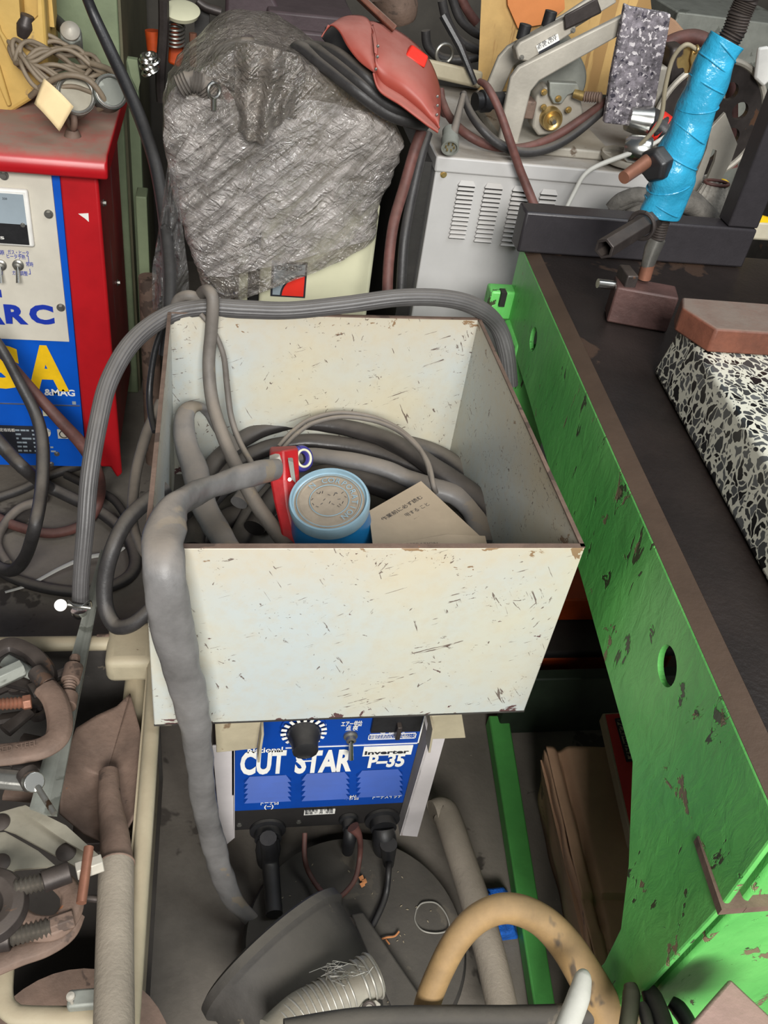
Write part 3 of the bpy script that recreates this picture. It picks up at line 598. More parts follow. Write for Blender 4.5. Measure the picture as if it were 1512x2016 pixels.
MB().prism([P(154,421,y=YW-.001),P(174,420,y=YW-.001),P(175,437,y=YW-.001),P(167,430,y=YW-.001)],V((0,.001,0))).build('paint_chip','white',we,label='white patch where the red paint is chipped off')
# two round magnets with coiled cable and tag on lid
def drum(px,py,r,h,name,lab,zc=None,ax=(.28,-.86,.42),face='galv'):
    t=T(name,lab,'work light',P(px,py,z=zl)); c=P(px,py,y=1.80); ax=V(ax).normalized()
    b=c-ax*h
    MB().lathe([(r*.5,0),(r*.92,0),(r,h*.1),(r,h*.85),(r*.97,h),(r*.80,h*1.02),(r*.74,h*.93)],b,ax).build('lamp_housing',face,t)
    MB().torus(c+ax*.001,ax,r*.86,r*.09,n=36).build('bright_ring','steel',t)
    MB().lathe([(0,h*.96),(r*.76,h*.96)],b,ax).build('lens','plate' if face=='galv' else 'galv',t); return t
drum(150,186,.036,.07,'magnetic_lamp','round grey lamp head with a pale face, behind the paper tag on the red lid')
t=drum(219,180,.031,.05,'magnetic_lamp','round grey lamp head with a horseshoe ring at the right of the red lid',face='galv2' if 'galv2' in M else 'galv')
mb=MB(); random.seed(11)
for i in range(9):
    u=i/8; c=P(lerp(100,132,u)+random.uniform(-5,5),lerp(106,146,u)+random.uniform(-4,4),y=1.93-.09*u)
    nn=V((.15+random.uniform(-.15,.15),-.35+random.uniform(-.2,.2),.9)).normalized()
    R=.072+random.uniform(-.010,.010); up=V((1,0,0)); up=(up-nn*up.dot(nn)).normalized(); w_=nn.cross(up)
    mb.tube([c+up*math.cos(a*PI/12)*R+w_*math.sin(a*PI/12)*R*.55+V((0,0,.01*math.sin(a+i))) for a in range(25)],.0042,10,seg=3)
mb.tube([P(a,b,y=yy) for a,b,yy in ((60,190,1.83),(90,165,1.8),(130,148,1.79),(170,155,1.79),(195,180,1.79),(207,205,1.8),(195,215,1.82))],.0055,10)
mb.tube([P(a,b,y=yy) for a,b,yy in ((180,125,1.86),(215,137,1.84),(240,160,1.82),(247,180,1.82))],.0055,10)
tag(mb.build('coiled_cable','cordbrown'),'bundle of thin brown grey cable coiled over the lamp heads on the red lid','cable')
pg=[P(86,154,y=1.765),P(145,210,y=1.745),P(130,257,y=1.735),P(117,259,y=1.735),P(67,204,y=1.75)]
def tg(u,v):
    p=lerp(lerp(pg[0],pg[1],u),lerp(pg[4],pg[3],u),v); return p+V((0,-.008*math.sin(u*PI),.006*math.sin(u*PI)))
tag(MB().grid(tg,10,6).build('paper_tag','tag',solid=.0006),'blank pale yellow paper tag lying on the red lid','tag')
o=T('pipe_union','grey hex pipe union on a black hose above the coiled cable','fitting',P(145,82,y=2.0))
c=P(140,74,y=2.0); MB().lathe([(0,.03),(.012,.03),(.013,.024),(.022,.022),(.024,0),(.024,-.03)],c,(.1,-.8,.6),n=6).build('hex_nut','galv',o,bev=.003); MB().lathe([(0,.042),(.009,.04),(.018,.031),(.018,.026)],c,(.1,-.8,.6)).build('cap','alu',o)
hose([(85,5,Y(2.12),10),(100,30,Y(2.1),11),(120,50,Y(2.07),12),(140,75,Y(2.02),12)],'air_hose','blackrub','short black hose running into the hex union beside the yellow casting')
hose([(165,-20,Y(1.75),10),(185,30,Y(1.75),11),(215,95,Y(1.73),12),(245,160,Y(1.70),12.5),(275,230,Y(1.66),13),(302,310,Y(1.6),13),(318,390,Y(1.54),13),(328,470,Y(1.47),13),(334,540,Y(1.4),13.5),(333,620,Y(1.33),13.5),(325,700,Y(1.3),13)],'welding_cable','blackrub','smooth black cable hanging diagonally past the red machine down behind the bin')
# yellow casting on the lid
ym=T('yellow_feeder','yellow cast housing with an opening, standing on the far left of the red lid','machine',(-.5,2.0,zl))
def yp(px,py,y=1.93): return P(px,py,y=y)
outer=[yp(-60,-40),yp(84,-40),yp(96,160),yp(60,200),yp(-2,238),yp(-60,260)]
o=MB().prism(outer,V((0,.16,0))).build('cast_housing','machyellow',ym,bev=.01,seg=3)
hh=MB().prism([yp(27,-60,1.90),yp(68,-60,1.90),yp(70,40,1.90),yp(48,62,1.90),yp(37,80,1.90)],V((0,.14,0))); cut(o,hh)
mb=MB(); mb.box((yp(40,0).x-.03,1.98,yp(40,60).z),(yp(60,0).x+.03,2.0,yp(40,-40).z)); mb.build('inner_casting','machyellow',ym)
MB().tube([yp(54,30,1.94),yp(50,50,1.94),yp(44,72,1.94)],[.012,.018,.013],14).build('knob','darksteel',ym)
MB().prism([yp(-8,20),yp(4,60),yp(38,110),yp(22,112),yp(-8,50)],V((0,-.01,0))).build('rib','machyellow',ym,bev=.003)
MB().prism([yp(-8,118),yp(0,125),yp(24,205),yp(16,208),yp(-8,150)],V((0,-.01,0))).build('rib','machyellow',ym,bev=.003)
# green cabinet behind
gc=T('green_cabinet','tall dusty sage green steel cabinet behind the red machine','cabinet',(-.35,2.6,0))
xr=-.222
MB().box((-.75,2.22,0),(xr,3.0,1.5)).build('cabinet_body','sage',gc,bev=.004)
MB().box((xr,2.235,0),(xr+.006,2.99,1.5)).build('side_panel','sagedark',gc)
MB().box((xr,2.3,.0),(xr+.03,2.33,.86)).build('side_post','sage',gc,bev=.002)
c=P(263,125,y=2.2); MB().prism([P(250,115,y=2.2),P(270,118,y=2.2),P(276,160,y=2.2),P(272,180,y=2.2),P(258,150,y=2.2)],V((0,.02,0))).build('latch','sage',gc)
# ================================================================ hoses over and in the bin
hose([(158,1196,Y(.93),15),(160,1130,Y(.95),15),(168,1040,Y(.98),16),(176,940,Y(1.02),16.5),(192,840,Y(1.07),17),(215,750,Y(1.13),17),(262,672,Y(1.19),17),(330,622,Y(1.243),17),(400,606,Y(1.25),17),(480,609,Y(1.25),17),(570,611,Y(1.252),16),(680,600,Y(1.256),16),(790,586,Y(1.26),16),(880,588,Y(1.265),16),(940,606,Y(1.27),16.5),(978,640,Y(1.28),16),(996,690,Y(1.27),16),(1004,760,Y(1.25),15)],'ribbed_hose','ribhose','long dusty ribbed rubber hose lying across the far rim of the bin','hose',n=40,seg=10,groove=.07)
# clamp at its lower end
ec=T('earth_clamp','bright hose clamp with a round tab at the hose end, left of the bin','clamp',P(155,1195,y=.93))
a,b=P(133,1190,y=.915),P(178,1197,y=.915); MB().tube([a,b],.0032,10,seg=1).build('clamp_bolt','steel',ec)
MB().tube([P(134,1182,y=.91),P(146,1192,y=.90),P(163,1192,y=.90),P(177,1183,y=.91),P(180,1194,y=.91)],.0014,8).build('wire_loop','chrome',ec)
c=P(119,1191,y=.915); MB().lathe([(0,0),(.0085,0),(.0085,.004),(0,.004)],c,(.2,-.7,.6)).build('round_tab','white',ec)
MB().lathe([(0,0),(.011,.0),(.011,.006),(.006,.012),(0,.012)],P(155,1202,y=.93),(0,-.3,-1)).build('end_fitting','chrome',ec)
hose([(343,603,Y(1.262),9),(352,588,Y(1.262),10),(372,582,Y(1.258),11),(392,590,Y(1.262),11),(396,604,Y(1.275),10)],'cable_bight','greyhose','short hump of dusty cable showing behind the ribbed hose on the far left rim','cable')
hose([(388,598,Y(1.285),11),(397,578,Y(1.262),12),(410,573,Y(1.235),12.5),(419,592,Y(1.222),12.5),(416,650,Y(1.215),12.5),(411,720,Y(1.20),12.5),(418,790,Y(1.17),13),(438,855,Y(1.12),13.5),(466,920,Y(1.07),14),(500,985,Y(1.02),15),(535,1035,Y(.98),15.5),(568,1080,Y(.93),16)],'draped_cable','greyhose','thick dusty grey cable looped over the ribbed hose and dropping into the bin','cable',seg=10)
hose([(395,618,Y(1.232),5),(420,650,Y(1.222),5),(440,700,Y(1.21),5.5),(447,760,Y(1.2),6),(455,820,Y(1.18),6),(472,870,Y(1.15),6),(500,920,Y(1.1),6)],'thin_cable','greyhose','thin dusty cable hanging inside the bin just right of the thick draped one','cable')
# big sleeve draped over front left corner
hose([(545,925,Y(.99),22),(500,933,Y(.95),26),(455,945,Y(.92),25),(420,958,Y(.88),24),(385,972,Y(.84),30),(348,1000,Y(.775),37),(326,1050,Y(.727),40),(322,1100,Y(.69),41),(328,1170,Y(.672),43),(345,1260,Y(.668),42),(368,1350,Y(.668),35),(385,1430,Y(.672),30),(394,1510,Y(.68),26),(402,1580,Y(.69),25),(418,1650,Y(.70),24),(436,1720,Y(.70),23),(462,1775,Y(.68),19),(500,1815,Y(.66),15)],'leather_sleeve','sleeve','wide dusty grey sleeved hose hanging over the front left corner of the bin','hose',n=28,seg=10,bump=.13,flat=.62,up=(0,-1,.4))
# sleeve loop standing inside on left
hose([(455,1085,Y(.90),22),(425,1040,Y(.97),26),(400,990,Y(1.03),26),(385,930,Y(1.08),26),(368,880,Y(1.12),23),(362,830,Y(1.155),20),(372,805,Y(1.18),17),(393,800,Y(1.2),13),(410,815,Y(1.215),12),(435,850,Y(1.21),14),(470,890,Y(1.18),16)],'sleeved_hose','sleeve','brown grey sleeved hose arching up against the inner left wall of the bin','hose',n=22,bump=.1,flat=.7)
def coil(pts,nm,m,lab,bump=.05,flat=.8,group=None,n=18): return hose(pts,nm,m,lab,'hose',n=n,bump=bump,flat=flat,group=group,seg=8)
coil([(360,1010,Z(.56),20),(400,940,Z(.56),20),(450,885,Z(.565),19),(510,848,Z(.57),18),(580,832,Z(.575),18),(660,838,Z(.58),19),(740,858,Z(.585),20),(800,885,Z(.59),21),(860,925,Z(.59),22),(920,965,Z(.58),24),(968,1010,Z(.57),26),(1000,1080,Z(.56),26)],'coiled_sleeve','shinysleeve','shiny black sleeved hose, topmost and outermost turn of the coil in the bin',.08,.75)
coil([(400,1000,Z(.55),16),(450,925,Z(.55),18),(520,885,Z(.55),18),(600,870,Z(.56),18),(690,878,Z(.565),18),(770,900,Z(.565),19),(850,935,Z(.56),20),(905,985,Z(.55),20),(950,1040,Z(.545),20),(965,1090,Z(.54),20)],'coiled_sleeve','shinysleeve','black sleeved hose forming the second turn of the coil, inside the shiny outermost turn',.07,.8)
coil([(470,990,Z(.56),18),(530,925,Z(.56),18),(600,898,Z(.57),18),(680,905,Z(.58),19),(750,920,Z(.585),19),(800,940,Z(.58),20),(850,960,Z(.58),24),(900,975,Z(.575),26),(935,1010,Z(.565),26),(955,1075,Z(.555),26)],'coiled_sleeve','sleeve','dusty brown black hose turn lying right behind the blue can',.08,.75)
coil([(500,1040,Z(.53),22),(560,960,Z(.53),22),(650,935,Z(.53),24),(760,960,Z(.53),26),(830,1000,Z(.53),26),(860,1060,Z(.53),26)],'coiled_sleeve','shinysleeve','dark hose turn deepest in the coil, mostly hidden under the blue can',.05,.8)
coil([(380,1080,Z(.53),22),(392,1020,Z(.53),22),(430,965,Z(.535),22),(490,935,Z(.54),20)],'coiled_sleeve','rubber','dull black hose end tucked against the inner left wall under the grey sleeve',.05,.8)
coil([(800,870,Z(.545),17),(870,895,Z(.54),17),(930,940,Z(.54),18),(975,990,Z(.535),20),(1010,1050,Z(.53),20)],'coiled_sleeve','rubber','dull dark hose turn pressed against the right inner wall of the bin',.05,.8)
MBf=[]
for i,(dx,dy) in enumerate(((0,0),(5,8))):
    hose([(548+dx,880+dy,Z(.63),4.5),(575+dx,850+dy,Z(.63),4.5),(610+dx,826+dy,Z(.63),4.5),(665+dx,813+dy,Z(.63),4.5),(725+dx,819+dy,Z(.63),4.5),(775+dx,838+dy,Z(.63),4.5),(815+dx,870+dy,Z(.63),5),(838+dx,905+dy,Z(.63),5.5),(850+dx*.5,945+dy,Z(.625),5.5),(856+dx*.5,970,Z(.61),5)],'twin_cable','greyhose',('upper' if i==0 else 'lower')+' of two thin dusty cables arching together over the coil in the bin','cable')
coil([(350,1100,Z(.50),24),(420,1040,Z(.50),24),(480,1010,Z(.50),24),(540,1030,Z(.50),24)],'coiled_sleeve','shinysleeve','flat black hose turn on the bin floor left of the red tool',.05,.7)
coil([(430,1120,Z(.51),22),(470,1060,Z(.51),22),(500,1000,Z(.51),22),(520,960,Z(.51),20)],'coiled_sleeve','rubber','short dark hose length crossing the bin floor under the draped grey cable',.05,.7)
coil([(700,1110,Z(.50),26),(780,1040,Z(.50),28),(860,1020,Z(.50),28),(960,1060,Z(.50),28)],'coiled_sleeve','shinysleeve','dark hose turn lying under the instruction leaflet',.05,.7)
# blue can with clear lid
ax=V((-.16,-.20,.96)).normalized(); cc=P(648,983,z=.675)
cn=T('blue_can','blue plastic can with a dusty clear lid embossed CORPORATION, in the bin','can',cc-ax*.12)
R=.0525
MB().lathe([(0,-.125),(R*1.12,-.125),(R*1.10,-.06),(R*1.0,-.012)],cc,ax,n=56).build('can_body','canblue',cn)
ld=MB().lathe([(R*1.0,-.018),(R*1.06,-.018),(R*1.08,-.003),(R*1.04,.002),(R*.985,.002),(R*.97,-.004),(R*.93,-.005)],cc,ax,n=64).build('lid_rim','lidclear',cn)
MB().lathe([(R*.94,-.005),(R*.80,-.003),(R*.78,-.0042),(R*.5,-.004),(R*.49,-.0028),(0,-.003)],cc,ax,n=56).build('lid_disc','liddust',cn)
mb=MB(); u=V((1,0,0)); u=(u-ax*u.dot(ax)).normalized(); w_=ax.cross(u)
mb.torus(cc+ax*-.002,ax,R*.86,.0006,n=56,k=5); mb.torus(cc+ax*-.002,ax,R*.52,.0006,n=44,k=5)
word='N CORPORATION'
for i,ch in enumerate(word):
    if ch==' ': continue
    th=math.radians(128-i*15.5); rad=u*math.cos(th)+w_*math.sin(th); xd=u*math.sin(th)-w_*math.cos(th)
    q=text(ch,cc+rad*R*.60-ax*.002,xd,ax,.0085,'liddust','raw',bold=.0,align='CENTER'); o_=len(mb.v); mb.v+=q.v; mb.f+=[tuple(k+o_ for k in f) for f in q.f]; mb.sm+=q.sm
mb.build('embossing','lidclear',cn)
mb=MB(); random.seed(5)
for i in range(20):
    a=cc+u*random.uniform(-.022,.024)+w_*random.uniform(-.012,.014)-ax*.0018; d=(u*random.uniform(-1,1)+w_*random.uniform(-1,1)).normalized()*.004; mb.tube([a,a+d],.0004,4,seg=1)
mb.build('pen_marks','ink',cn)
# red tool with silver pad
rt=T('red_gauge_tool','long red plastic tool with a silver square pad leaning on the blue can','tool',P(570,1000,y=.97))
def tp(px,py,t): return P(px,py,y=lerp(1.03,.93,t))
th=V((.0,.018,-.012))
secs=[((533,892),(556,884),(588,890)),((531,940),(560,944),(590,940)),((540,990),(566,995),(592,985)),((552,1040),(578,1044),(602,1035)),((560,1085),(590,1085),(612,1080))]
mb=MB()
for i in range(4):
    a=[tp(x,y,i/4) for x,y in secs[i]]; b=[tp(x,y,(i+1)/4) for x,y in secs[i+1]]
    for k in (0,1):
        f=V((0,.012 if k==1 else 0,-.004 if k==1 else 0)); g_=V((0,-.010,.006))
    A_=[a[0],a[1]+g_,a[2]+V((0,.01,0)),a[2]+V((0,.03,-.01)),a[0]+V((0,.03,-.01))]; B_=[b[0],b[1]+g_,b[2]+V((0,.01,0)),b[2]+V((0,.03,-.01)),b[0]+V((0,.03,-.01))]
    mb.add(A_+B_,[(j,(j+1)%5,5+(j+1)%5,5+j) for j in range(5)]+([(4,3,2,1,0)] if i==0 else [])+([(5,6,7,8,9)] if i==3 else []))
mb.build('tool_body','tool',rt,bev=.003)
q=[tp(529,902,.05),tp(550,894,.05),tp(559,915,.1),tp(557,922,.15),tp(533,930,.2)]; MB().prism([p+V((0,-.011,.004)) for p in q],V((0,.012,0))).build('silver_pad','alu',rt,bev=.0015)
q=[tp(566,900,.05),tp(576,904,.05),tp(581,944,.2),tp(572,936,.2)]; MB().prism([p+V((0,-.013,.004)) for p in q],V((0,.01,0))).build('label_window','galv',rt)
bolt(rt,tp(569,938,.2)+V((0,-.012,.004)),(0,-1,.6),.0022)
vr=T('violet_reel','small violet blue reel behind the red tool in the bin','reel',P(594,905,z=.66)); c=P(594,903,z=.665)
MB().torus(c,(.5,-.6,.5),.014,.006,n=28).build('blue_ring','violet',vr); MB().torus(c+V((-.004,.006,-.006)),(.5,-.6,.5),.0145,.004,n=28).build('wire_turns','blackrub',vr); MB().torus(c+V((.003,-.004,.004)),(.5,-.6,.5),.0125,.0018,n=28).build('pale_edge','cream',vr)
# folded instruction sheet
pp=T('instruction_sheet','folded dirty beige instruction leaflet with printed lines lying in the bin','leaflet',P(840,1020,z=.60))
def sh(px,py,z=.63): return P(px,py,z=z)
pl=[sh(726,1006),sh(829,947),sh(950,1060,.635),sh(962,1088,.635),sh(736,1088,.64)]
MB().prism(pl,V((0,0,-.003))).build('sheet','paper',pp)
MB().prism([sh(735,1078,.645),sh(880,1052,.648),sh(955,1055,.64),sh(964,1092,.64),sh(736,1092,.645)],V((0,0,-.002))).build('folded_flap','paper',pp)
d=(sh(829,960)-sh(760,1010)).normalized()
for i in range(4):
    a=sh(748+i*9,1030+i*11,.6312); b=sh(833+i*13,980+i*14,.6312)
    text(('・作業前に必ず読む','・安全に使用する こと','・接地をして下さい','・保管 する')[i],a,b-a,(0,0,1),.0058,'ink',pp,w=(b-a).length*(1 if i<3 else .55),name='printed_line')
a=sh(798,1074,.6485); b=sh(862,1072,.6485); text('OPERATION',a,b-a,(0,0,1),.004,'ink',pp,w=(b-a).length,name='printed_heading')
# ---------------- outside left of the bin: hanging hoses and floor cables
hose([(322,640,Y(1.28),6),(305,690,Y(1.27),6),(295,760,Y(1.25),6.5),(296,810,Y(1.22),6),(304,850,Y(1.18),5)],'green_black_cable','blackrub','thin black green cable hanging outside the far left corner of the bin','cable')
hose([(315,790,Y(1.25),8),(290,850,Y(1.2),11),(270,920,Y(1.12),11),(262,980,Y(1.05),11),(262,1030,Y(.98),10),(274,1070,Y(.92),9),(285,1095,Y(.88),6)],'brown_cable','greyhose','brown grey cable bowing outwards along the left side of the bin','cable')
hose([(330,960,Y(1.0),14),(292,985,Y(.98),16),(250,1025,Y(.95),16),(222,1080,Y(.92),16),(207,1140,Y(.9),16),(208,1195,Y(.88),16),(228,1232,Y(.86),16),(262,1228,Y(.85),15),(300,1195,Y(.86),14),(330,1160,Y(.88),12)],'thick_cable','rubber','thick black cable making a U bend beside the lower left of the bin','cable')
fl_=[('floor_cable','rubber','grey cable hanging in front of the blue panel and curling on the floor',[(-30,640,Y(1.62),9),(5,690,Y(1.6),10),(40,755,Y(1.58),11),(72,820,Y(1.55),12),(84,880,Y(1.5),13),(82,960,Y(1.42),13),(68,1040,Y(1.32),13),(48,1100,Z(.10),13),(20,1124,Z(.03),13),(-20,1110,Z(.015),13)]),
('floor_cable','redhose','brown red double cable slanting down across the blue panel',[(-20,670,Y(1.66),9),(20,715,Y(1.65),9),(70,775,Y(1.63),11),(120,830,Y(1.61),12),(165,880,Y(1.6),13),(192,930,Y(1.58),11),(198,970,Z(.08),10),(185,1010,Z(.03),10),(160,1035,Z(.02),10),(100,1050,Z(.015),10),(30,1035,Z(.015),10),(-20,1010,Z(.015),10)]),
('floor_cable','rubber','dark cable crossing low over the rating plate to the floor',[(-20,850,Y(1.62),14),(15,890,Y(1.6),14),(50,925,Y(1.56),13),(90,955,Z(.06),12),(140,980,Z(.03),12),(200,1010,Z(.02),12),(245,1050,Z(.015),12),(265,1090,Z(.015),13),(262,1125,Z(.015),13),(230,1150,Z(.015),12),(170,1165,Z(.015),11),(100,1160,Z(.015),11),(30,1140,Z(.015),11),(-20,1110,Z(.02),11)]),
('floor_cable','rubber','dark cable lying in an arc under the front edge of the red machine',[(-20,985,Z(.015),9),(40,965,Z(.015),9),(90,940,Z(.015),9),(130,925,Z(.02),9),(165,915,Z(.02),8)]),
('floor_cable','greyhose','dusty grey cable curling round on the floor at the left picture edge',[(80,975,Z(.03),10),(82,985,Z(.03),10),(40,1000,Z(.03),9),(10,1030,Z(.02),9),(-5,1070,Z(.02),9),(15,1110,Z(.02),9)]),
('floor_cable','black_and_shade','black cable half hidden on the floor behind the hanging hose',[(130,935,Z(.02),8),(180,960,Z(.02),8),(225,985,Z(.02),8),(255,1030,Z(.02),8)])]
for nm,m,lab,pts in fl_: hose(pts,nm,m,lab,'cable')
o=hose([(10,1166,Z(.012),3),(60,1150,Z(.012),4),(120,1118,Z(.02),5),(170,1098,Z(.03),6),(225,1088,Z(.03),5),(245,1078,Z(.03),3)],'white_strip','whitetube','thin off-white strip lying on the floor behind the galvanised bar','strip',flat=.4)
# ================================================================ wrapped machine, cabinet and what is on it
wm=T('wrapped_machine','cream CO2/MAG welding machine under crinkled plastic film, behind the bin','welding machine',(.16,1.85,0))
YB=1.62
xl,xr=P(512,545,y=YB).x,P(728,545,y=YB).x
MB().box((xl,YB,.15),(xr+.004,2.05,.83)).build('cream_body','cream',wm,bev=.008)
MB().box((xl-.04,YB+.02,.15),(xl-.022,2.03,.74)).build('side_strip','cream',wm,bev=.004)
MB().box((xl-.02,YB+.03,.15),(xl,2.0,.74)).build('gap_shade','black_and_shade',wm)  # solid dark filler, the shade of the gap put into its colour
def cpt(px,py): return P(px,py,y=YB)+V((0,-.001,0))
a=cpt(532,582); b=cpt(606,515); MB().box((a.x,YB-.002,a.z),(b.x,YB,P(570,515,y=YB).z)).build('logo_frame','ink',wm)
z0,z1=a.z+.004,P(570,515,y=YB).z-.004; x0,x1=a.x+.004,b.x-.004
MB().box((x0,YB-.003,z0),(x1,YB-.002,z1)).build('logo_field','glassgrey',wm)
def quarter(r,y): return [V((x1,y,z0))]+[V((x1-r*math.cos(t*PI/24),y,z0+r*math.sin(t*PI/24))) for t in range(13)]
MB().prism(quarter(.046,YB-.0038),V((0,.001,0))).build('logo_arc_edge','ink',wm); MB().prism(quarter(.0425,YB-.0046),V((0,.001,0))).build('logo_arc','brightred',wm)
text('CO₂/MAG',V((x0+.006,YB-.0035,z1-.0115)),XD,ND,.0085,'ink',wm,w=(x1-x0)-.012,bold=.025)
a=cpt(514,606); text('PANA',a,XD,ND,.011,'ink',wm,w=.052,bold=.03); MB().box((a.x+.055,YB-.0015,a.z),(a.x+.075,YB-.0005,a.z+.011)).build('lettering_rest','ink',wm)
MB().box((xl-.06,YB+.10,.60),(xr+.02,2.05,.94)).build('wire_feed_unit','tubwhite',wm,bev=.03)
YC=1.63; rows=[(470,78,500,78),(452,84,520,84),(432,95,548,95),(408,112,590,112),(380,130,625,130),(352,150,655,152),(332,172,690,182),(319,200,740,215),(317,228,785,248),(318,260,797,275),(321,300,788,305),(328,345,770,345),(344,395,754,385),(360,440,748,412),(374,490,745,430),(386,530,744,442),(396,560,743,452),(412,588,742,460)]
NJ=110; NI=120
def wrap(u,v):
    k=v*(len(rows)-1); i=min(int(k),len(rows)-2); f=k-i; l,ly,r,ry=[lerp(rows[i][c],rows[i+1][c],f) for c in range(4)]
    a=P(l,ly,y=YC); b=P(r,ry,y=YC); cx=(a+b)/2; hx=(b.x-a.x)/2; th=2*PI*u
    c_,s_=math.cos(th),math.sin(th); e=.62
    x=math.copysign(abs(c_)**e,c_)*hx; dep=(.06 if s_<0 else .34)*min(1,(v/.22)**.5+.12); y=math.copysign(abs(s_)**e,s_)*dep
    p=V((cx.x+x,YC+y,lerp(a.z,b.z,(x/hx+1)/2 if hx else .5)))
    n=mnoise.noise(V((p.x*9,p.z*9,p.y*9))); n2=mnoise.noise(V((p.x*26+p.z*9,p.z*30-p.x*12,p.y*20)))
    n3=abs(mnoise.noise(V((p.x*14-p.z*30,p.z*14+p.x*16,p.y*8+4))))
    d=V((c_,s_,.2)).normalized(); return p+d*(.010*n+.0015*n2-.009*n3)
mb=MB().grid(wrap,NI,NJ); o=mb.build('plastic_wrap','film',wm,label='crinkled clear plastic film with a greyish haze')
def band(u,v):
    uu=.53+.44*u; vv=.40+.54*v-.10*(1-u)+.02*math.sin(u*7); p=wrap(uu,min(vv,.985)); return p+V((0,-.006-.004*mnoise.noise(p*40),0))
MB().grid(band,90,80).build('glint_band','glintfilm',wm,label='added whiter film layer with bright glints put into its colour')  # extra layer; the film's bright glints are put into its whiter colour
# loose gathered flap at top
def flap(u,v):
    px=lerp(464,592,u)+14*math.sin(v*5)*(u-.3)+8*mnoise.noise(V((v*4,2,u))); py=lerp(84+34*max(0,u-.25),258+26*math.sin(u*5.2)+12*mnoise.noise(V((u*9,1,1))),v); y=1.555-.03*math.sin(u*PI)+.02*mnoise.noise(V((u*4,v*3,1)))+.012*math.sin(u*19+2*v)*(.4+v*.6)
    return P(px,py,y=y)
MB().grid(flap,50,40).build('film_flap','film',wm,solid=.0008)
def tail(u,v):
    l=lerp(330,300,min(1,v*1.4)); r=lerp(345,372,min(1,v*1.3)); px=lerp(l,r,u); py=lerp(330,610,v); return P(px,py,y=1.5-.03*math.sin(u*PI)+.02*mnoise.noise(V((u*5,v*9,3)))+.008*math.sin(u*14+v*9))
o=MB().grid(tail,30,60).build('film_strip','clearfilm',solid=.0006); tag(o,'clear crinkled plastic film hanging down behind the far left corner of the bin','plastic film')
hose([(352,190,Y(1.66),13),(375,165,Y(1.65),14),(410,150,Y(1.65),15),(450,143,Y(1.66),15),(490,145,Y(1.68),14)],'loose_hose','rubber','thick dusty black hose curving over the top left of the wrapped bundle','hose')
hose([(395,168,Y(1.63),9),(425,160,Y(1.62),10),(455,168,Y(1.62),11),(480,175,Y(1.63),11)],'loose_hose','rubber','thinner black hose just below the thick one at the top left of the bundle','hose')
hose([(398,120,Y(1.7),9),(430,98,Y(1.68),10),(470,84,Y(1.68),10),(520,86,Y(1.68),10)],'loose_hose','greyhose','grey hose forming the topmost left hump of the bundle','hose')
hose([(425,165,Y(1.59),7),(440,178,Y(1.585),8),(455,200,Y(1.58),8)],'loose_hose','redhose','short brownish hose end left of the loose film flap','hose')
mb=MB(); mb.tube([P(x,y,y=1.585).lerp(P(x2,y2,y=1.585),i/8) for (x,y,x2,y2) in ((352,172,375,160),(375,160,400,166),(400,166,415,185)) for i in range(8)],.0165,16,seg=1,ribs=.12); tag(mb.build('corrugated_hose','greyhose'),'short length of dusty corrugated hose at the left top of the wrapped bundle','hose')
c=P(421,178,y=1.565); o=MB(); o.torus(c,(.5,-.8,.1),.011,.0032,n=24); o.cyl(c+V((0,0,-.03)),c+V((0,0,-.011)),.005); tag(o.build('eye_bolt','chrome'),'small bright eye bolt beside the corrugated hose','eye bolt')
for i,(off,hw,lab) in enumerate(((0,14,'lowest and nearest of the black hoses slanting down beside the red mask'),(-20,14,'middle black hose slanting down beside the red mask'),(-38,12,'uppermost black hose slanting down beside the red mask'))):
    hose([(568+i*6,118+off*.4,Y(1.72),hw*.8),(590+i*14,95+off*.2+i*3,Y(1.68),hw),(640+i*10,118+off*.7+12,Y(1.62),hw),(700+i*8,165+off*.8+12,Y(1.57),hw),(760,212+off*.8+8,Y(1.56),hw),(808,238+off*.7,Y(1.56),hw),(838,246+off*.5,Y(1.58),hw*.8)],'slanting_hose','rubber',lab,'hose')
hose([(830,258,Y(1.6),11),(815,300,Y(1.58),11),(795,370,Y(1.55),11),(775,440,Y(1.5),11),(765,520,Y(1.46),11),(762,600,Y(1.42),11)],'hanging_cable','redhose','dark red cable hanging between the wrapped machine and the white cabinet','cable')
hose([(842,262,Y(1.63),10),(828,310,Y(1.6),10),(808,400,Y(1.56),10),(795,480,Y(1.52),10),(788,600,Y(1.48),10)],'hanging_cable','rubber','black cable hanging beside the dark red one, left of the white cabinet','cable')
# red welding mask
mk=T('welding_mask','dusty red curved welding mask lying on the black hoses','welding mask',P(750,150,y=1.62))
def mpt(px,py,y): return P(px,py,y=y)
def cat(pts,t):
    k=t*(len(pts)-1); i=min(int(k),len(pts)-2); f=k-i; g=lambda j:V(pts[max(0,min(j,len(pts)-1))]); a,b,c,d=g(i-1),g(i),g(i+1),g(i+2)
    return .5*((2*b)+(c-a)*f+(2*a-5*b+4*c-d)*f*f+(3*b-a-3*c+d)*f**3)
E1=[(632,72,1.60),(648,50,1.62),(666,60,1.60),(684,92,1.57),(708,122,1.55),(737,144,1.53)]
S2=[(634,66,1.63),(668,36,1.66),(700,29,1.67),(727,40,1.64),(741,88,1.58),(737,143,1.53)]
def msh(A_,B_,bl):
    def f(u,v):
        q=cat(A_,u)*(1-v)+cat(B_,u)*v; return mpt(q.x,q.y,q.z-bl*math.sin(v*PI)*math.sin(u*PI))
    return f
TOP=[(722,33,1.66),(770,52,1.68),(812,80,1.68),(846,118,1.67),(866,170,1.65),(868,215,1.6)]
BOT=[(737,143,1.53),(748,178,1.52),(790,206,1.50),(822,230,1.49),(846,248,1.48),(863,259,1.47)]
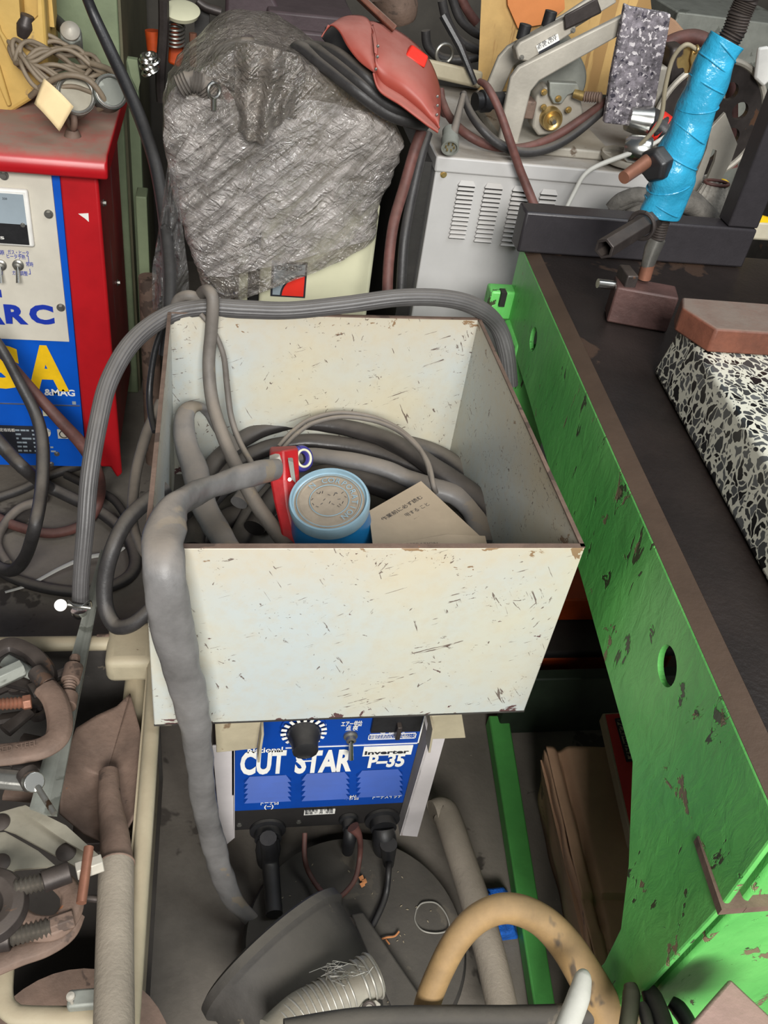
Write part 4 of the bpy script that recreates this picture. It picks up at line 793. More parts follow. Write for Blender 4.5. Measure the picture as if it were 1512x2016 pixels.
def panel(u,v):
    q=cat(TOP,u)*(1-v)+cat(BOT,u)*v
    if u<.25: s_=cat(S2,lerp(.62,1,v)); q=q.lerp(V((s_.x,s_.y,q.z)),(1-u/.25)**2)
    return mpt(q.x,q.y,q.z-.055*math.sin(min(1,v*1.15)*PI)**.8*(.6+.4*math.sin(u*PI)))
MB().grid(msh(E1,S2,.02),36,14).build('side_collar','maskred',mk,solid=.002)
MB().grid(panel,44,30).build('face_shell','maskred',mk,solid=.003)
MB().grid(msh([(633,74,1.68),(655,100,1.70),(690,130,1.68),(737,150,1.60)],[(640,56,1.72),(668,44,1.74),(705,50,1.72),(737,120,1.66)],0),20,8).build('inner_shade','black_and_shade',mk,solid=.002)  # underside of the shell in near black, its shade put into the colour
q=[mpt(806,84,1.64),mpt(838,107,1.64),mpt(830,130,1.615),mpt(793,105,1.615)]; MB().prism([p+V((0,-.03,.004)) for p in q],V((0,.02,-.004))).build('window_flap','brightred',mk,bev=.003)
for px,py in ((744,91),(743,112),(740,136),(861,190),(861,208),(860,226)): MB().lathe([(0,.003),(.002,.002),(.0025,0)],mpt(px,py,1.515 if px<800 else 1.50),(0,-1,.3),n=10).build('rivet','steel',mk)
mb=MB(); mb.hexa([mpt(690,-10,1.72),mpt(705,-12,1.72),mpt(778,55,1.66),mpt(770,66,1.66)],[p+V((0,-.02,.008)) for p in (mpt(690,-10,1.72),mpt(705,-12,1.72),mpt(778,55,1.66),mpt(770,66,1.66))]); mb.build('head_strap','woodred',mk,bev=.002)
# inner dark back of mask
# dark machinery in background
o=T('dark_machine','dark purplish ribbed machine casing in the shadow behind the wrapped bundle','machine',(.25,2.7,0))
MB().hexa([P(440,115,y=2.5),P(625,150,y=2.5),P(625,150,y=2.8),P(440,115,y=2.8)],[P(445,-40,y=2.5),P(520,-40,y=2.5),P(520,-40,y=2.8),P(445,-40,y=2.8)]).build('small_casing','purplebox',o,bev=.01)
for i in range(4):
    a=[P(527,20+i*34,y=2.45-i*.02),P(700,38+i*36,y=2.45-i*.02)]; MB().hexa([a[0]+V((0,0,-.05)),a[1]+V((0,0,-.05)),a[1]+V((0,.25,-.05)),a[0]+V((0,.25,-.05))],[a[0],a[1],a[1]+V((0,.25,0)),a[0]+V((0,.25,0))]).build('casing_step','purplebox',o,bev=.006)
MB().box((.02,2.55,0),(.5,2.95,.80)).build('machine_base','black_and_shade',o)
o=T('orange_hook_block','orange hoist block hanging in the dark behind the wrapped bundle','hoist',P(345,100,y=2.4))
MB().prism([P(335,50,y=2.4),P(352,60,y=2.4),P(362,110,y=2.4),P(355,135,y=2.4),P(330,125,y=2.4)],V((0,.05,0))).build('hook_block','orangebox',o,bev=.006)
MB().tube([P(300,60,y=2.38),P(303,100,y=2.38)],[.018,.016],10,seg=1).build('orange_grip','orangebox',o)
mb=MB()
for i in range(5): mb.torus(P(344,52+i*8,y=2.38),(0,-.2,1),.022,.003,n=20)
mb.build('spring','steel',o)
MB().tube([P(380,65,y=2.38),P(381,130,y=2.38)],.009,8,seg=1).build('side_rod','copper',o)
MB().box((P(383,40,y=2.42).x,2.42,P(390,150,y=2.42).z),(P(412,40,y=2.42).x,2.5,P(390,20,y=2.42).z)).build('back_plate','darkpanel',o)
o=MB().lathe([(0,0),(.038,0),(.042,.01),(.03,.014),(0,.014)],P(358,28,y=2.35),(0,-.35,1)); o=o.build('lamp_disc','cream'); tag(o,'pale cream disc glinting in the dark above the orange hoist block','disc')
o=MB().tube([P(322,0,y=2.3),P(322,60,y=2.3),P(316,150,y=2.3),P(318,200,y=2.3)],.012,8).build('steel_bar','darksteel'); tag(o,'dark upright bar between the green cabinet and the orange hoist block','bar')
hose([(388,2,Y(2.4),7),(405,14,Y(2.4),9),(435,24,Y(2.4),9)],'hook_rod','darksteel','curved dark rod end above the orange hoist block','rod')
mb=MB(); random.seed(9)
for i in range(9):
    c=P(295+random.uniform(-7,9),110+i*4,y=2.15); mb.torus(c,(random.uniform(-.5,.5),-.3,1),.012,.004,n=14,k=6)
tag(mb.build('foil_scrap','chrome'),'crumpled shiny foil hanging beside the green cabinet','foil')
o=MB().tube([V((P(291,600,y=1.9).x,1.9,0)),P(292,545,y=1.9)],[.022,.022],16,seg=1).build('wooden_post','rust'); tag(o,'round brown post end in the gap right of the red machine','post')
o=MB().box((P(262,300,y=2.1).x,2.1,.0),(P(285,300,y=2.1).x,2.16,.62)).build('green_post','sage',bev=.003); tag(o,'narrow green upright between the red machine and the hanging film','post')
# ---------------------- white cabinet
YK=1.63; cbn=T('white_cabinet','white steel cabinet with columns of louvres behind the green table','cabinet',(.65,1.85,0))
kx0,kx1=P(862,310,y=YK).x,P(1400,340,y=YK).x; kz=.925
MB().box((kx0,YK,.12),(kx1,2.1,kz-.012)).build('front_panel','cab',cbn,bev=.003)
MB().box((kx0-.003,YK-.004,kz-.030),(kx1+.004,2.11,kz)).build('top_cover','cab',cbn,bev=.004)
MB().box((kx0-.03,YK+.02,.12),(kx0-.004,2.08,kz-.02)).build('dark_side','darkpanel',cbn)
for ci,(x0_,x1_,y0_,xb0,xb1,yb_,nr) in enumerate(((900,935,356,884,917,468,13),(952,990,361,934,968,476,13),(1007,1043,367,985,1022,484,13),(1060,1093,373,1040,1075,490,13))):
    mb=MB()
    for j in range(nr):
        t=j/nr; px0=lerp(x0_,xb0,t); px1=lerp(x1_,xb1,t); py=lerp(y0_,yb_,t); a=P(px0,py,y=YK); b=P(px1,py,y=YK); z=a.z; xa,xb=P(lerp(x0_,xb0,.5),lerp(y0_,yb_,.5),y=YK).x,P(lerp(x1_,xb1,.5),lerp(y0_,yb_,.5),y=YK).x
        mb.hexa([(xa,YK-.007,z-.006),(xb,YK-.007,z-.006),(xb,YK,z-.006),(xa,YK,z-.006)],[(xa+.005,YK-.0005,z+.002),(xb-.005,YK-.0005,z+.002),(xb-.005,YK,z+.002),(xa+.005,YK,z+.002)])
    o=mb.build('louver_column','cab',cbn)
    s_=MB()
    for j in range(nr):
        t=j/nr; z=P(x0_,lerp(y0_,yb_,t),y=YK).z; s_.box((xa+.001,YK-.0055,z-.0088),(xb-.001,YK+.001,z-.006))
    s_.build('slot_shade','black_and_shade',o)  # near black strips below the blades, shade of the openings as colour
bolt(cbn,P(873,343,y=YK),ND,.005,'brass')
# objects on top of white cabinet
fd=T('wire_feeder','grey aluminium wire feeder with two arms and a motor on the white cabinet','wire feeder',(.65,1.78,kz))
def fpt(px,py,y): return P(px,py,y=y)
mb=MB(); mb.box((fpt(975,300,1.72).x,1.68,kz),(fpt(1190,300,1.72).x,1.98,kz+.018)); mb.build('base_plate','alu',fd,bev=.004)
arm=[fpt(a,b,1.69) for a,b in ((1236,26),(1252,28),(1256,42),(1246,56),(1062,160),(1046,180),(1018,292),(978,292),(1006,152),(1022,132))]
MB().prism(arm,V((0,.014,0))).build('front_arm','alu',fd,bev=.003)
arm=[fpt(a,b,1.80) for a,b in ((1200,-30),(1110,30),(1000,92),(982,112),(958,170),(950,215),(975,215),(990,180),(1012,130),(1110,70),(1215,5))]
MB().prism(arm,V((0,.012,0))).build('rear_arm','alu',fd,bev=.003)
MB().cyl(fpt(1243,38,1.69),fpt(1243,38,1.69)+V((0,-.003,0)),.009).build('pivot','alu',fd)
a=fpt(1180,-5,1.70); MB().hexa([fpt(1112,60,1.71),fpt(1185,25,1.71),fpt(1185,25,1.80),fpt(1112,60,1.80)],[fpt(1110,30,1.71),fpt(1175,-5,1.71),fpt(1175,-5,1.80),fpt(1110,30,1.80)]).build('spool_bracket','darksteel',fd,bev=.003)
q=[fpt(a,b,1.72) for a,b in ((1015,95),(1024,83),(1118,35),(1132,38),(1135,60),(1040,122),(1020,118))]
hl=MB().prism(q,V((0,.03,-.004))).build('pressure_cover','alu',fd,bev=.003)
q=[fpt(a,b,1.719) for a,b in ((1055,90),(1098,66),(1102,82),(1060,105))]; MB().prism(q,V((0,-.001,0))).build('cover_label','white',hl)
q=[fpt(a,b,1.718) for a,b in ((1060,102),(1102,79),(1102,83),(1061,106))]; MB().prism(q,V((0,-.001,0))).build('label_band','ink',hl)
for s_,y0 in (('定格 電圧',88),('形式 LOT',94)):
    a=fpt(1059,y0+4,1.717); b=fpt(1097,y0-17,1.717); text(s_,a,b-a,ND,.004,'ink',hl,w=(b-a).length)
for px,py in ((1027,113),(1128,60)): bolt(fd,fpt(px,py,1.719),ND,.0035,'steel','screw')
for px,py in ((1030,64),(1080,38)): c=fpt(px,py,1.76); MB().cyl(c+V((0,0,-.012)),c+V((.002,0,.014)),.0115,n=12).build('clamp_knob','blackrub',fd,bev=.001)
c=fpt(1090,165,1.83); MB().lathe([(0,0),(.062,0),(.066,.008),(.066,.12),(0,.12)],c,(0.1,1,.1),n=44).build('motor_drum','galv',fd)
q=[fpt(a,b,1.70) for a,b in ((1082,162),(1138,165),(1142,178),(1118,188),(1106,205),(1090,205),(1082,188))]; MB().prism(q,V((0,.018,0))).build('gear_cover','galv',fd,bev=.002)
q=[fpt(a,b,1.715) for a,b in ((1056,190),(1075,170),(1140,180),(1150,225),(1115,262),(1060,268),(1048,250))]; MB().prism(q,V((0,.04,0))).build('gear_box','alu',fd,bev=.004)
c=fpt(1087,236,1.70); MB().lathe([(0,.004),(.008,.004),(.009,.0),(.014,.001),(.017,.004),(.019,.004),(.021,-.002),(.021,-.02)],c,ND,n=36).build('brass_roller','brass',fd)
MB().cyl(c,c+V((0,-.016,0)),.0045,n=6).build('roller_bolt','steel',fd)
for px,py in ((1071,181),(1099,194),(1070,211),(1119,216)): bolt(fd,fpt(px,py,1.698),ND,.0048,'brass')
MB().tube([fpt(1130,184,1.70),fpt(1150,190,1.69)],[.008,.009],12,seg=1).build('brass_union','brass',fd)
MB().tube([fpt(1150,190,1.69).lerp(fpt(1184,192,1.67),i/14) for i in range(15)],.0085,12,seg=1,ribs=.16).build('flex_coupling','rust',fd)
MB().box((fpt(1028,215,1.72).x,1.70,fpt(1028,228,1.72).z),(fpt(1048,215,1.72).x,1.74,fpt(1028,192,1.72).z)).build('inlet_block','rust',fd,bev=.003)
c=fpt(935,200,1.72); cn2=MB(); cn2.lathe([(0,0),(.016,0),(.016,.012),(.02,.014),(.02,.03),(.015,.034),(.015,.06),(0,.06)],c,(1,.3,.05),n=24); cn2.build('gas_socket','blackrub',fd)
hose([(944,160,Y(1.66),6),(960,172,Y(1.64),7.5),(982,215,Y(1.62),8),(1003,275,Y(1.605),8.5),(1022,330,Y(1.60),8.5),(1040,375,Y(1.59),9),(1056,415,Y(1.57),9)],'red_cable','redhose','dark red rubber cable hanging down over the louvres of the white cabinet','cable')
hose([(912,184,Y(1.72),7),(925,220,Y(1.68),8),(950,255,Y(1.65),9),(985,285,Y(1.64),9.5),(1030,300,Y(1.64),9),(1080,292,Y(1.65),9),(1130,265,Y(1.67),8.5),(1190,215,Y(1.7),8)],'feeder_cable','rubber','grey black cable curving under the wire feeder on the white cabinet','cable')
hose([(868,190,Y(1.76),7),(885,230,Y(1.72),8),(920,265,Y(1.67),9),(970,288,Y(1.665),8.5),(1030,290,Y(1.665),8),(1090,270,Y(1.68),9),(1150,232,Y(1.69),9),(1195,198,Y(1.71),8)],'feeder_cable','redhose','red black cable running beside the grey one under the wire feeder','cable')
hose([(912,188,Y(1.70),6),(905,215,Y(1.67),7),(896,250,Y(1.64),8),(890,268,Y(1.63),11)],'plug_cable','greyhose','grey cable ending in a round plug at the left top edge of the cabinet','cable')
c=P(886,292,y=1.605); pg_=T('round_plug','round six pin plug lying on the left top edge of the white cabinet','plug',c)
axp=V((-.1,-.75,-.3)).normalized(); MB().lathe([(.012,-.05),(.0145,-.045),(.0145,-.025),(.016,-.024),(.016,0),(.013,0),(.013,-.006),(0,-.006)],c,axp,n=28).build('plug_shell','galv',pg_)
mb=MB(); uu=V((1,0,0)); ww=axp.cross(uu).normalized()
for i in range(6): q=c+(uu*math.cos(i*PI/3)+ww*math.sin(i*PI/3))*.0075-axp*.006; mb.cyl(q,q+axp*.005,.0014,n=8)
mb.build('pins','brass',pg_)
hose([(1400,200,Y(1.62),4),(1300,275,Y(1.6),4),(1245,300,Y(1.6),5),(1180,325,Y(1.60),5),(1150,345,Y(1.59),4.5),(1130,380,Y(1.58),4.5),(1114,412,Y(1.56),4)],'cream_cable','whitetube','thin cream cable crossing the right of the cabinet top and hanging down','cable')
hose([(1255,290,Y(1.6),4),(1298,240,Y(1.58),4.5),(1310,170,Y(1.57),4.5),(1325,115,Y(1.56),4.5),(1350,88,Y(1.55),4.5),(1372,98,Y(1.55),3.5)],'cream_cable','tubwhite','thin cream cable rising behind the felt pad to a brass clip','cable')
# plywood and orange board
o=MB().hexa([P(940,178,y=2.1),P(1300,190,y=2.1),P(1300,190,y=2.12),P(940,178,y=2.12)],[P(950,-60,y=2.1),P(1275,-60,y=2.1),P(1275,-60,y=2.12),P(950,-60,y=2.12)]).build('plywood_sheet','ply'); tag(o,'yellow plywood sheet standing upright behind the wire feeder','board')
o=MB().prism([P(998,-30,y=2.085),P(1000,10,y=2.085),P(1020,56,y=2.085),P(1070,48,y=2.085),P(1112,18,y=2.085),P(1110,-30,y=2.085)],V((0,.01,0))).build('orange_board','orange'); tag(o,'rounded orange tan board in front of the plywood at the top edge','board')
# felt pad
o=MB().prism([P(a,b,y=1.66) for a,b in ((1232,8),(1244,14),(1322,28),(1316,66),(1300,150),(1290,210),(1262,226),(1236,248),(1190,243),(1204,150),(1222,60))],V((0,.016,0))).build('felt_pad','felt',bev=.003); tag(o,'speckled grey felt pad standing on edge right of the wire feeder','felt pad')
# spotlight tool: chrome cups, red band
gr=T('chrome_gun','black tool with red band and two chrome cups, on the cabinet under the felt pad','tool',P(1260,280,y=1.66))
MB().tube([P(1278,240,y=1.66),P(1300,252,y=1.64),P(1345,290,y=1.62)],[.026,.025,.022],24,seg=1).build('black_barrel','blackrub',gr)
MB().tube([P(1290,246,y=1.65),P(1306,258,y=1.64)],[.028,.028],28,seg=1).build('red_band','brightred',gr)
MB().tube([P(1236,232,y=1.665),P(1276,240,y=1.66)],[.022,.030],28,seg=1).build('chrome_collar','chrome',gr)
MB().lathe([(.018,-.01),(.0245,0),(.0245,.035),(.02,.04),(0,.04)],P(1240,292,y=1.62),(.8,-.35,.1),n=32).build('chrome_cup','chrome',gr)
MB().lathe([(0,0),(.045,0),(.05,.006),(.05,.014),(.046,.014),(.046,.008),(0,.006)],P(1238,298,y=1.66)+V((0,0,-.02)),(0,0,1),n=36).build('round_tray','alu',gr)
# brass clip
bc=T('brass_clip','pale brass toothed clip hanging left of the blue tape','clip',P(1365,130,y=1.55))
c=P(1357,118,y=1.56); o=MB()
pts=[]
for i in range(24):
    a=2*PI*i/24; r_=.021 if i%6<4 else .015; pts.append(c+V((math.cos(a)*r_,0,math.sin(a)*r_)))
o.prism(pts,V((0,.004,0))); o.build('toothed_disc','brass',bc)
MB().prism([P(a,b,y=1.55) for a,b in ((1364,100),(1374,102),(1372,118),(1377,128),(1368,166),(1354,160),(1362,130),(1360,118))],V((0,.005,0))).build('clip_jaw','brass',bc,bev=.001)
MB().torus(P(1371,97,y=1.548),(1,0,0),.006,.0015,n=16).build('clip_ring','brass',bc)
# background right
o=T('perforated_wheel','grey steel wheel with round holes behind the blue tape','wheel',P(1400,240,y=1.72)); c=P(1395,240,y=1.72)
wd=MB().cyl(c,c+V((0,.012,0)),.112,n=64).build('wheel_disc','darksteel',o)
hh=MB()
for i in range(8):
    a=2*PI*i/8+.42; q=c+V((math.cos(a)*.063,-.01,math.sin(a)*.063)); hh.cyl(q,q+V((0,.04,0)),.0165,n=20)
cut(wd,hh); MB().torus(c,(0,1,0),.112,.006,n=64).build('wheel_rim','alu',o)
def sl(px,py): return P(px,py,y=1.60)
o=MB().prism([sl(a,b) for a,b in ((1428,222),(1452,284),(1440,318),(1398,395),(1350,420),(1340,400),(1392,260))],V((0,.008,0))).build('slotted_bracket','alu',bev=.001)
hh=MB(); hh.prism([P(a,b,y=1.58) for a,b in ((1398,264),(1407,268),(1400,300),(1372,370),(1362,366),(1388,300))],V((0,.05,0))); hh.prism([P(a,b,y=1.58) for a,b in ((1412,300),(1420,304),(1416,325),(1396,372),(1388,368),(1404,325))],V((0,.05,0))); cut(o,hh)
tag(o,'pale metal bracket with two long slots right of the blue tape','bracket')
hose([(1285,110,Y(1.9),10),(1320,82,Y(1.9),13),(1365,72,Y(1.9),14),(1405,90,Y(1.88),14),(1430,125,Y(1.86),14),(1440,170,Y(1.84),12),(1440,330,Y(1.80),12)],'arched_hose','redhose','brown rubber hose arching behind the brass clip','hose')
for q,m,lab in ((((1322,95),(1352,92),(1344,205),(1314,210)),'darksteel','dark grey upright block behind the cream cables'),(((1300,205),(1345,200),(1350,250),(1305,255)),'purplebox','round brown casing behind the cream cables'),(((1290,130),(1318,132),(1300,215),(1288,210)),'alu','pale metal plate just right of the felt pad')):
    o=MB().prism([P(a,b,y=1.74) for a,b in q],V((0,.05,0))).build('machine_block',m,bev=.006); tag(o,lab,'block')
o=MB().prism([P(a,b,y=1.7) for a,b in ((1494,95),(1512,92),(1530,100),(1516,160),(1504,172),(1486,155))],V((0,.01,0))).build('white_lever','white',bev=.004); tag(o,'white rounded handle at the right picture edge above the wheel','handle')
o=T('tool_tray','cream tray with yellow tools right of the black square','tray',P(1500,430,y=1.62))
MB().hexa([P(1455,470,y=1.55),P(1620,480,y=1.55),P(1620,480,y=1.8),P(1455,470,y=1.8)],[p+V((0,0,.035)) for p in (P(1455,470,y=1.55),P(1620,480,y=1.55),P(1620,480,y=1.8),P(1455,470,y=1.8))]).build('tray_body','creambox',o,bev=.004)
MB().tube([P(1475,430,y=1.56),P(1512,440,y=1.57)],[.012,.012],10,seg=1).build('yellow_grip','yellow',o)
o=MB().tube([P(1412,385,y=1.6),P(1424,360,y=1.62)],[.013,.012],10,seg=1).build('yellow_marker','yellow'); tag(o,'yellow grip peeking out above the knitted glove cuff','grip')
# gloves
gl=T('work_glove','dirty grey work glove lying behind the black square','glove',P(1280,400,y=1.52))
MB().tube([P(1398,430,y=1.53),P(1360,400,y=1.53),P(1320,392,y=1.52),P(1285,398,y=1.52)],[.03,.036,.034,.03],20,flat=.6,bump=.12).build('palm','glove',gl)
for pts,r_ in ((((1290,392),(1255,385),(1222,395),(1200,412)),.015),(((1290,402),(1262,402),(1245,415),(1240,430)),.014),(((1280,398),(1250,394),(1215,406),(1210,418)),.013),(((1330,405),(1300,412),(1272,425),(1258,432)),.014),(((1340,390),(1318,380),(1296,382),(1280,390)),.013)):
    MB().tube([P(a,b,y=1.50) for a,b in pts],[r_,r_,r_*.95,r_*.7],14,bump=.1).build('finger','glove',gl)
gk=T('knitted_glove','off-white knitted glove cuff with a maroon edge beside the black square','glove',P(1395,390,y=1.58))
mb=MB(); n_=36
def cuff(u,v): c=P(lerp(1410,1380,v),lerp(362,438,v),y=1.56); r_=lerp(.024,.036,min(1,v*1.6))*(1+.05*math.sin(u*2*PI*14)); a=2*PI*u; return c+V((math.cos(a)*r_,math.sin(a)*r_*.6,0))
MB().grid(cuff,112,16).build('cuff','knit',gk,solid=.002)
MB().torus(P(1411,360,y=1.56),(0,0,1),.0235,.003,n=40,sq=.6,ref=(1,0,0)).build('maroon_hem','redhose',gk)
# mid background left of plywood
o=T('pale_casting','cream topped machine casting with a lifting ring behind the red mask','machine',P(890,170,y=2.1))
MB().hexa([P(835,150,y=2.0),P(945,175,y=2.0),P(945,175,y=2.3),P(835,150,y=2.3)],[p+V((0,0,.035)) for p in (P(835,150,y=2.0),P(945,175,y=2.0),P(945,175,y=2.3),P(835,150,y=2.3))]).build('cast_top','tubwhite',o,bev=.006)
MB().box((P(850,200,y=2.05).x,2.12,.3),(P(935,200,y=2.05).x,2.28,.80)).build('cast_body','rust',o,bev=.02)
MB().torus(P(875,105,y=2.08),(.2,-1,0),.019,.004,n=28).build('lifting_ring','steel',o); MB().cyl(P(873,130,y=2.08),P(874,120,y=2.08),.009).build('ring_boss','steel',o)
for i,(pts,m,lab) in enumerate(((((870,0),(880,40),(905,80),(945,100)),'rubber','leftmost of the black hoses sagging beside the plywood'),(((890,-5),(905,35),(930,60),(950,70)),'rubber','middle black hose sagging beside the plywood'),(((905,-10),(920,20),(938,45)),'redhose','red brown hose sagging beside the plywood'),(((838,60),(842,90),(865,112),(900,118),(940,112)),'rubber','black hose lying low behind the lifting ring'))):
    hose([(a,b,Y(2.25),9) for a,b in pts],'sagging_hose',m,lab,'hose')
o=MB().tube([P(872,30,y=2.02),P(905,90,y=2.0),P(936,165,y=1.98)],[.009,.009,.006],8,seg=1).build('black_rod','blackrub'); tag(o,'thin black rod leaning diagonally left of the plywood','rod')
hose([(868,175,Y(1.9),6),(872,210,Y(1.88),8),(885,250,Y(1.86),8)],'short_hose','redhose','short red brown hose beside the tip of the red mask','hose')
o=MB().tube([P(770,-20,y=2.2),P(785,20,y=2.2),P(790,45,y=2.2)],[.05,.045,.03],14).build('brown_casting','rust'); tag(o,'rusty brown casting above the red mask at the top edge','casting')
o=MB().box((P(1330,40,y=2.6).x,2.6,.0),(P(1420,40,y=2.6).x+.25,3.0,1.05)).build('grey_cabinet','galv',bev=.004); tag(o,'grey metal cabinet in the far background at the top right','cabinet')
o=MB().hexa([P(1290,95,y=2.2),P(1390,110,y=2.2),P(1390,110,y=2.5),P(1290,95,y=2.5)],[P(1300,20,y=2.2),P(1330,40,y=2.2),P(1330,40,y=2.5),P(1300,20,y=2.5)]).build('brown_carton','cardboard',bev=.004); tag(o,'dark brown carton corner right of the felt pad','box')
o=MB().box((1.55,1.9,0),(2.4,2.5,1.2)).build('brown_cupboard','darksteel',bev=.004); tag(o,'dark brown cupboard in the upper right background','cupboard')
# ================================================================ foreground bottom
o=MB().lathe([(0,.05),(.14,.05),(.172,.045),(.178,.03),(.178,.0)],V((.225,.615,0)),(0,0,1),n=72).build('round_plate','charcoal'); tag(o,'large round dusty black base plate on the floor below the blue cutter','base plate')
# bell shaped cover
ctr=P(535,1868,z=.19); ax=(_R3(( .66,.62,-.42))).normalized()
bl_=T('bell_cover','black dusty bell shaped cover lying on its side on the round base','cover',V((ctr.x,ctr.y,.05)))
R=.112; MB().lathe([(0,-.004),(R*.96,-.004),(R*1.03,0),(R*1.04,.012),(R*.99,.018),(R*.97,.02),(R*.93,.06),(R*.80,.12),(R*.62,.155),(R*.3,.17),(0,.172)],ctr,ax,n=72).build('bell','charcoal',bl_)
o=MB().hexa([P(690,1800,z=.055),P(715,1795,z=.055),P(875,2030,z=.055),P(790,2030,z=.055)],[P(690,1800,z=.08),P(715,1795,z=.08),P(875,2030,z=.08),P(790,2030,z=.08)]).build('dark_bar','charcoal',bev=.003); tag(o,'flat dark steel bar slanting across the round base right of the bell cover','bar')
c=P(683,1822,z=.10); o=MB().torus(c,(.1,-.4,1),.010,.004,n=20).build('dark_ring','darksteel'); tag(o,'small dark ring between the bell cover and the flat bar','ring')
du=T('duct_hose','grey ribbed duct hose with a wire clamp, in front of the bell cover','duct',P(660,1970,z=.28))
dp=[P(540,2050,z=.30),P(590,2005,z=.30),P(640,1975,z=.30),P(690,1945,z=.30),P(738,1918,z=.30)]
MB().tube(dp,[.028,.028,.027,.026,.026],24,bump=.06).build('duct_body','duct',du)
mb=MB()
for i in range(11):
    k=.5+i*.23; i0=min(int(k),3); q=dp[i0].lerp(dp[i0+1],k-i0); mb.torus(q,dp[i0+1]-dp[i0],.0278,.0011,n=32,k=6)
mb.build('wire_rings','wire',du)
mb=MB()
for k in (3.35,3.62,3.9): mb.torus(dp[3].lerp(dp[4],k-3),dp[4]-dp[3],.0275,.0016,n=32,k=6)
mb.build('clamp_rings','wire',du)
q=[P(a,b,z=.31) for a,b in ((706,1988),(712,1975),(740,1968),(750,1976),(746,1994),(716,1998))]; MB().prism(q,V((0,0,-.004))).build('clamp_tab','alu',du,bev=.001)
MB().torus(P(727,1986,z=.312),(0,-.3,1),.007,.0022,n=20).build('clamp_nut','darksteel',du)
hose([(852,1600,Z(.10),24),(876,1600,Z(.10),27),(905,1680,Z(.10),28),(940,1790,Z(.10),30),(970,1900,Z(.10),31),(1000,2040,Z(.10),32)],'grey_pipe','pipegrey','matt grey pipe slanting down between the blue cutter and the green rail','pipe',n=28)
bp=P(876,1600,z=.10)
br=T('blue_brush','blue bristled brush head lying behind the grey pipe','brush',P(985,1800,z=.0))
MB().hexa([P(948,1756,z=.005),P(1000,1752,z=.005),P(1022,1850,z=.005),P(965,1856,z=.005)],[P(946,1750,z=.035),P(992,1745,z=.035),P(1014,1835,z=.035),P(962,1845,z=.035)]).build('bristles','brush',br,bev=.004)
MB().hexa([P(940,1760,z=.0355),P(966,1758,z=.0355),P(985,1838,z=.0355),P(960,1842,z=.0355)],[P(940,1760,z=.047),P(966,1758,z=.047),P(985,1838,z=.047),P(960,1842,z=.047)]).build('brush_back','blue',br,bev=.002)
hose([(832,2030,Z(.36),26),(842,1975,Z(.40),26),(865,1915,Z(.43),26),(900,1850,Z(.46),27),(945,1805,Z(.48),28),(1000,1788,Z(.49),29),(1060,1808,Z(.48),31),(1110,1855,Z(.46),34),(1155,1925,Z(.44),37),(1185,1985,Z(.42),40),(1205,2050,Z(.40),42)],'braided_hose','tanhose','thick tan braided hose arching over the floor at the bottom of the picture','hose',n=28,seg=10)
hose([(1152,1912,Z(.52),8),(1148,1925,Z(.52),17),(1140,1960,Z(.52),22),(1125,2000,Z(.52),23),(1105,2050,Z(.52),24)],'pale_hose_end','whitetube','rounded off-white hose tip in front of the tan hose','hose',n=24)
for pts,hw,m,lab in ((((1240,1938),(1243,1955),(1240,1990),(1232,2040)),17,'darkgreenhose','olive black hose end at the bottom edge, touching the green table foot'),(((1275,1945),(1285,1965),(1300,2000),(1312,2040)),20,'rubber','grey black hose at the bottom edge, second right of the olive one'),(((1262,1975),(1270,1995),(1280,2040)),13,'rubber','thin black hose squeezed between two thicker ones at the bottom edge'),(((1320,1972),(1335,1985),(1352,2010),(1362,2040)),17,'blackrub','rightmost black hose at the bottom edge beside the pink brown block')):
    hose([(a,b,Z(.50),hw*(.7 if i==0 else 1)) for i,(a,b) in enumerate(pts)],'hose_end',m if m in M else 'rubber',lab,'hose',n=20)
hose([(560,2030,Z(.42),22),(700,2008,Z(.42),22),(850,2002,Z(.42),21),(1000,2002,Z(.42),21),(1120,2000,Z(.42),22),(1180,1996,Z(.42),20)],'grey_tube','charcoal','dusty dark tube lying along the very bottom edge of the picture','tube',n=24)
o=MB().prism([P(1438,1925,z=.62),P(1560,2040,z=.62),P(1440,2150,z=.62),P(1330,2052,z=.62)],V((0,0,-.06))).build('corner_block','blockpink',bev=.003); tag(o,'pinkish brown dusty block corner at the bottom right','block')
o=MB().prism([P(1470,1950,z=.3),P(1560,1900,z=.3),P(1600,2040,z=.3),P(1500,2050,z=.3)],V((0,0,-.01))).build('pale_board','ply',bev=.001); tag(o,'yellowish board with a black line behind the pinkish block','board')
o=hose([(820,1790,Z(.05),1.5),(832,1778,Z(.055),1.5),(858,1778,Z(.055),1.5),(878,1800,Z(.055),1.5),(884,1828,Z(.055),1.5),(862,1837,Z(.055),1.5),(832,1832,Z(.055),1.5),(817,1812,Z(.052),1.5),(820,1790,Z(.05),1.5)],'wire_ring','wire','thin bright wire ring lying on the round base','wire',n=6)
mb=MB()
for a,b in ((710,1735),(716,1742),(712,1748)): 
    c=P(a,b,z=.056); mb.prism([c,c+V((.006,.003,.001)),c+V((.004,.009,.003)),c+V((-.003,.006,.002))],V((0,0,.0006)))
tag(mb.build('dry_leaf','leaf'),'curled orange brown leaf scrap on the round base','leaf')
mb=MB(); c=P(760,1850,z=.055); mb.tube([c+V((-.012,0,0)),c+V((0,.002,.003)),c+V((.014,.004,.001)),c+V((.022,.010,.003))],.0016,6); mb.tube([c,c+V((.004,-.008,.002))],.0014,6)
tag(mb.build('dry_twig','leaf'),'broken brown twig on the round base right of the flat bar','twig')
mb=MB(); random.seed(21)
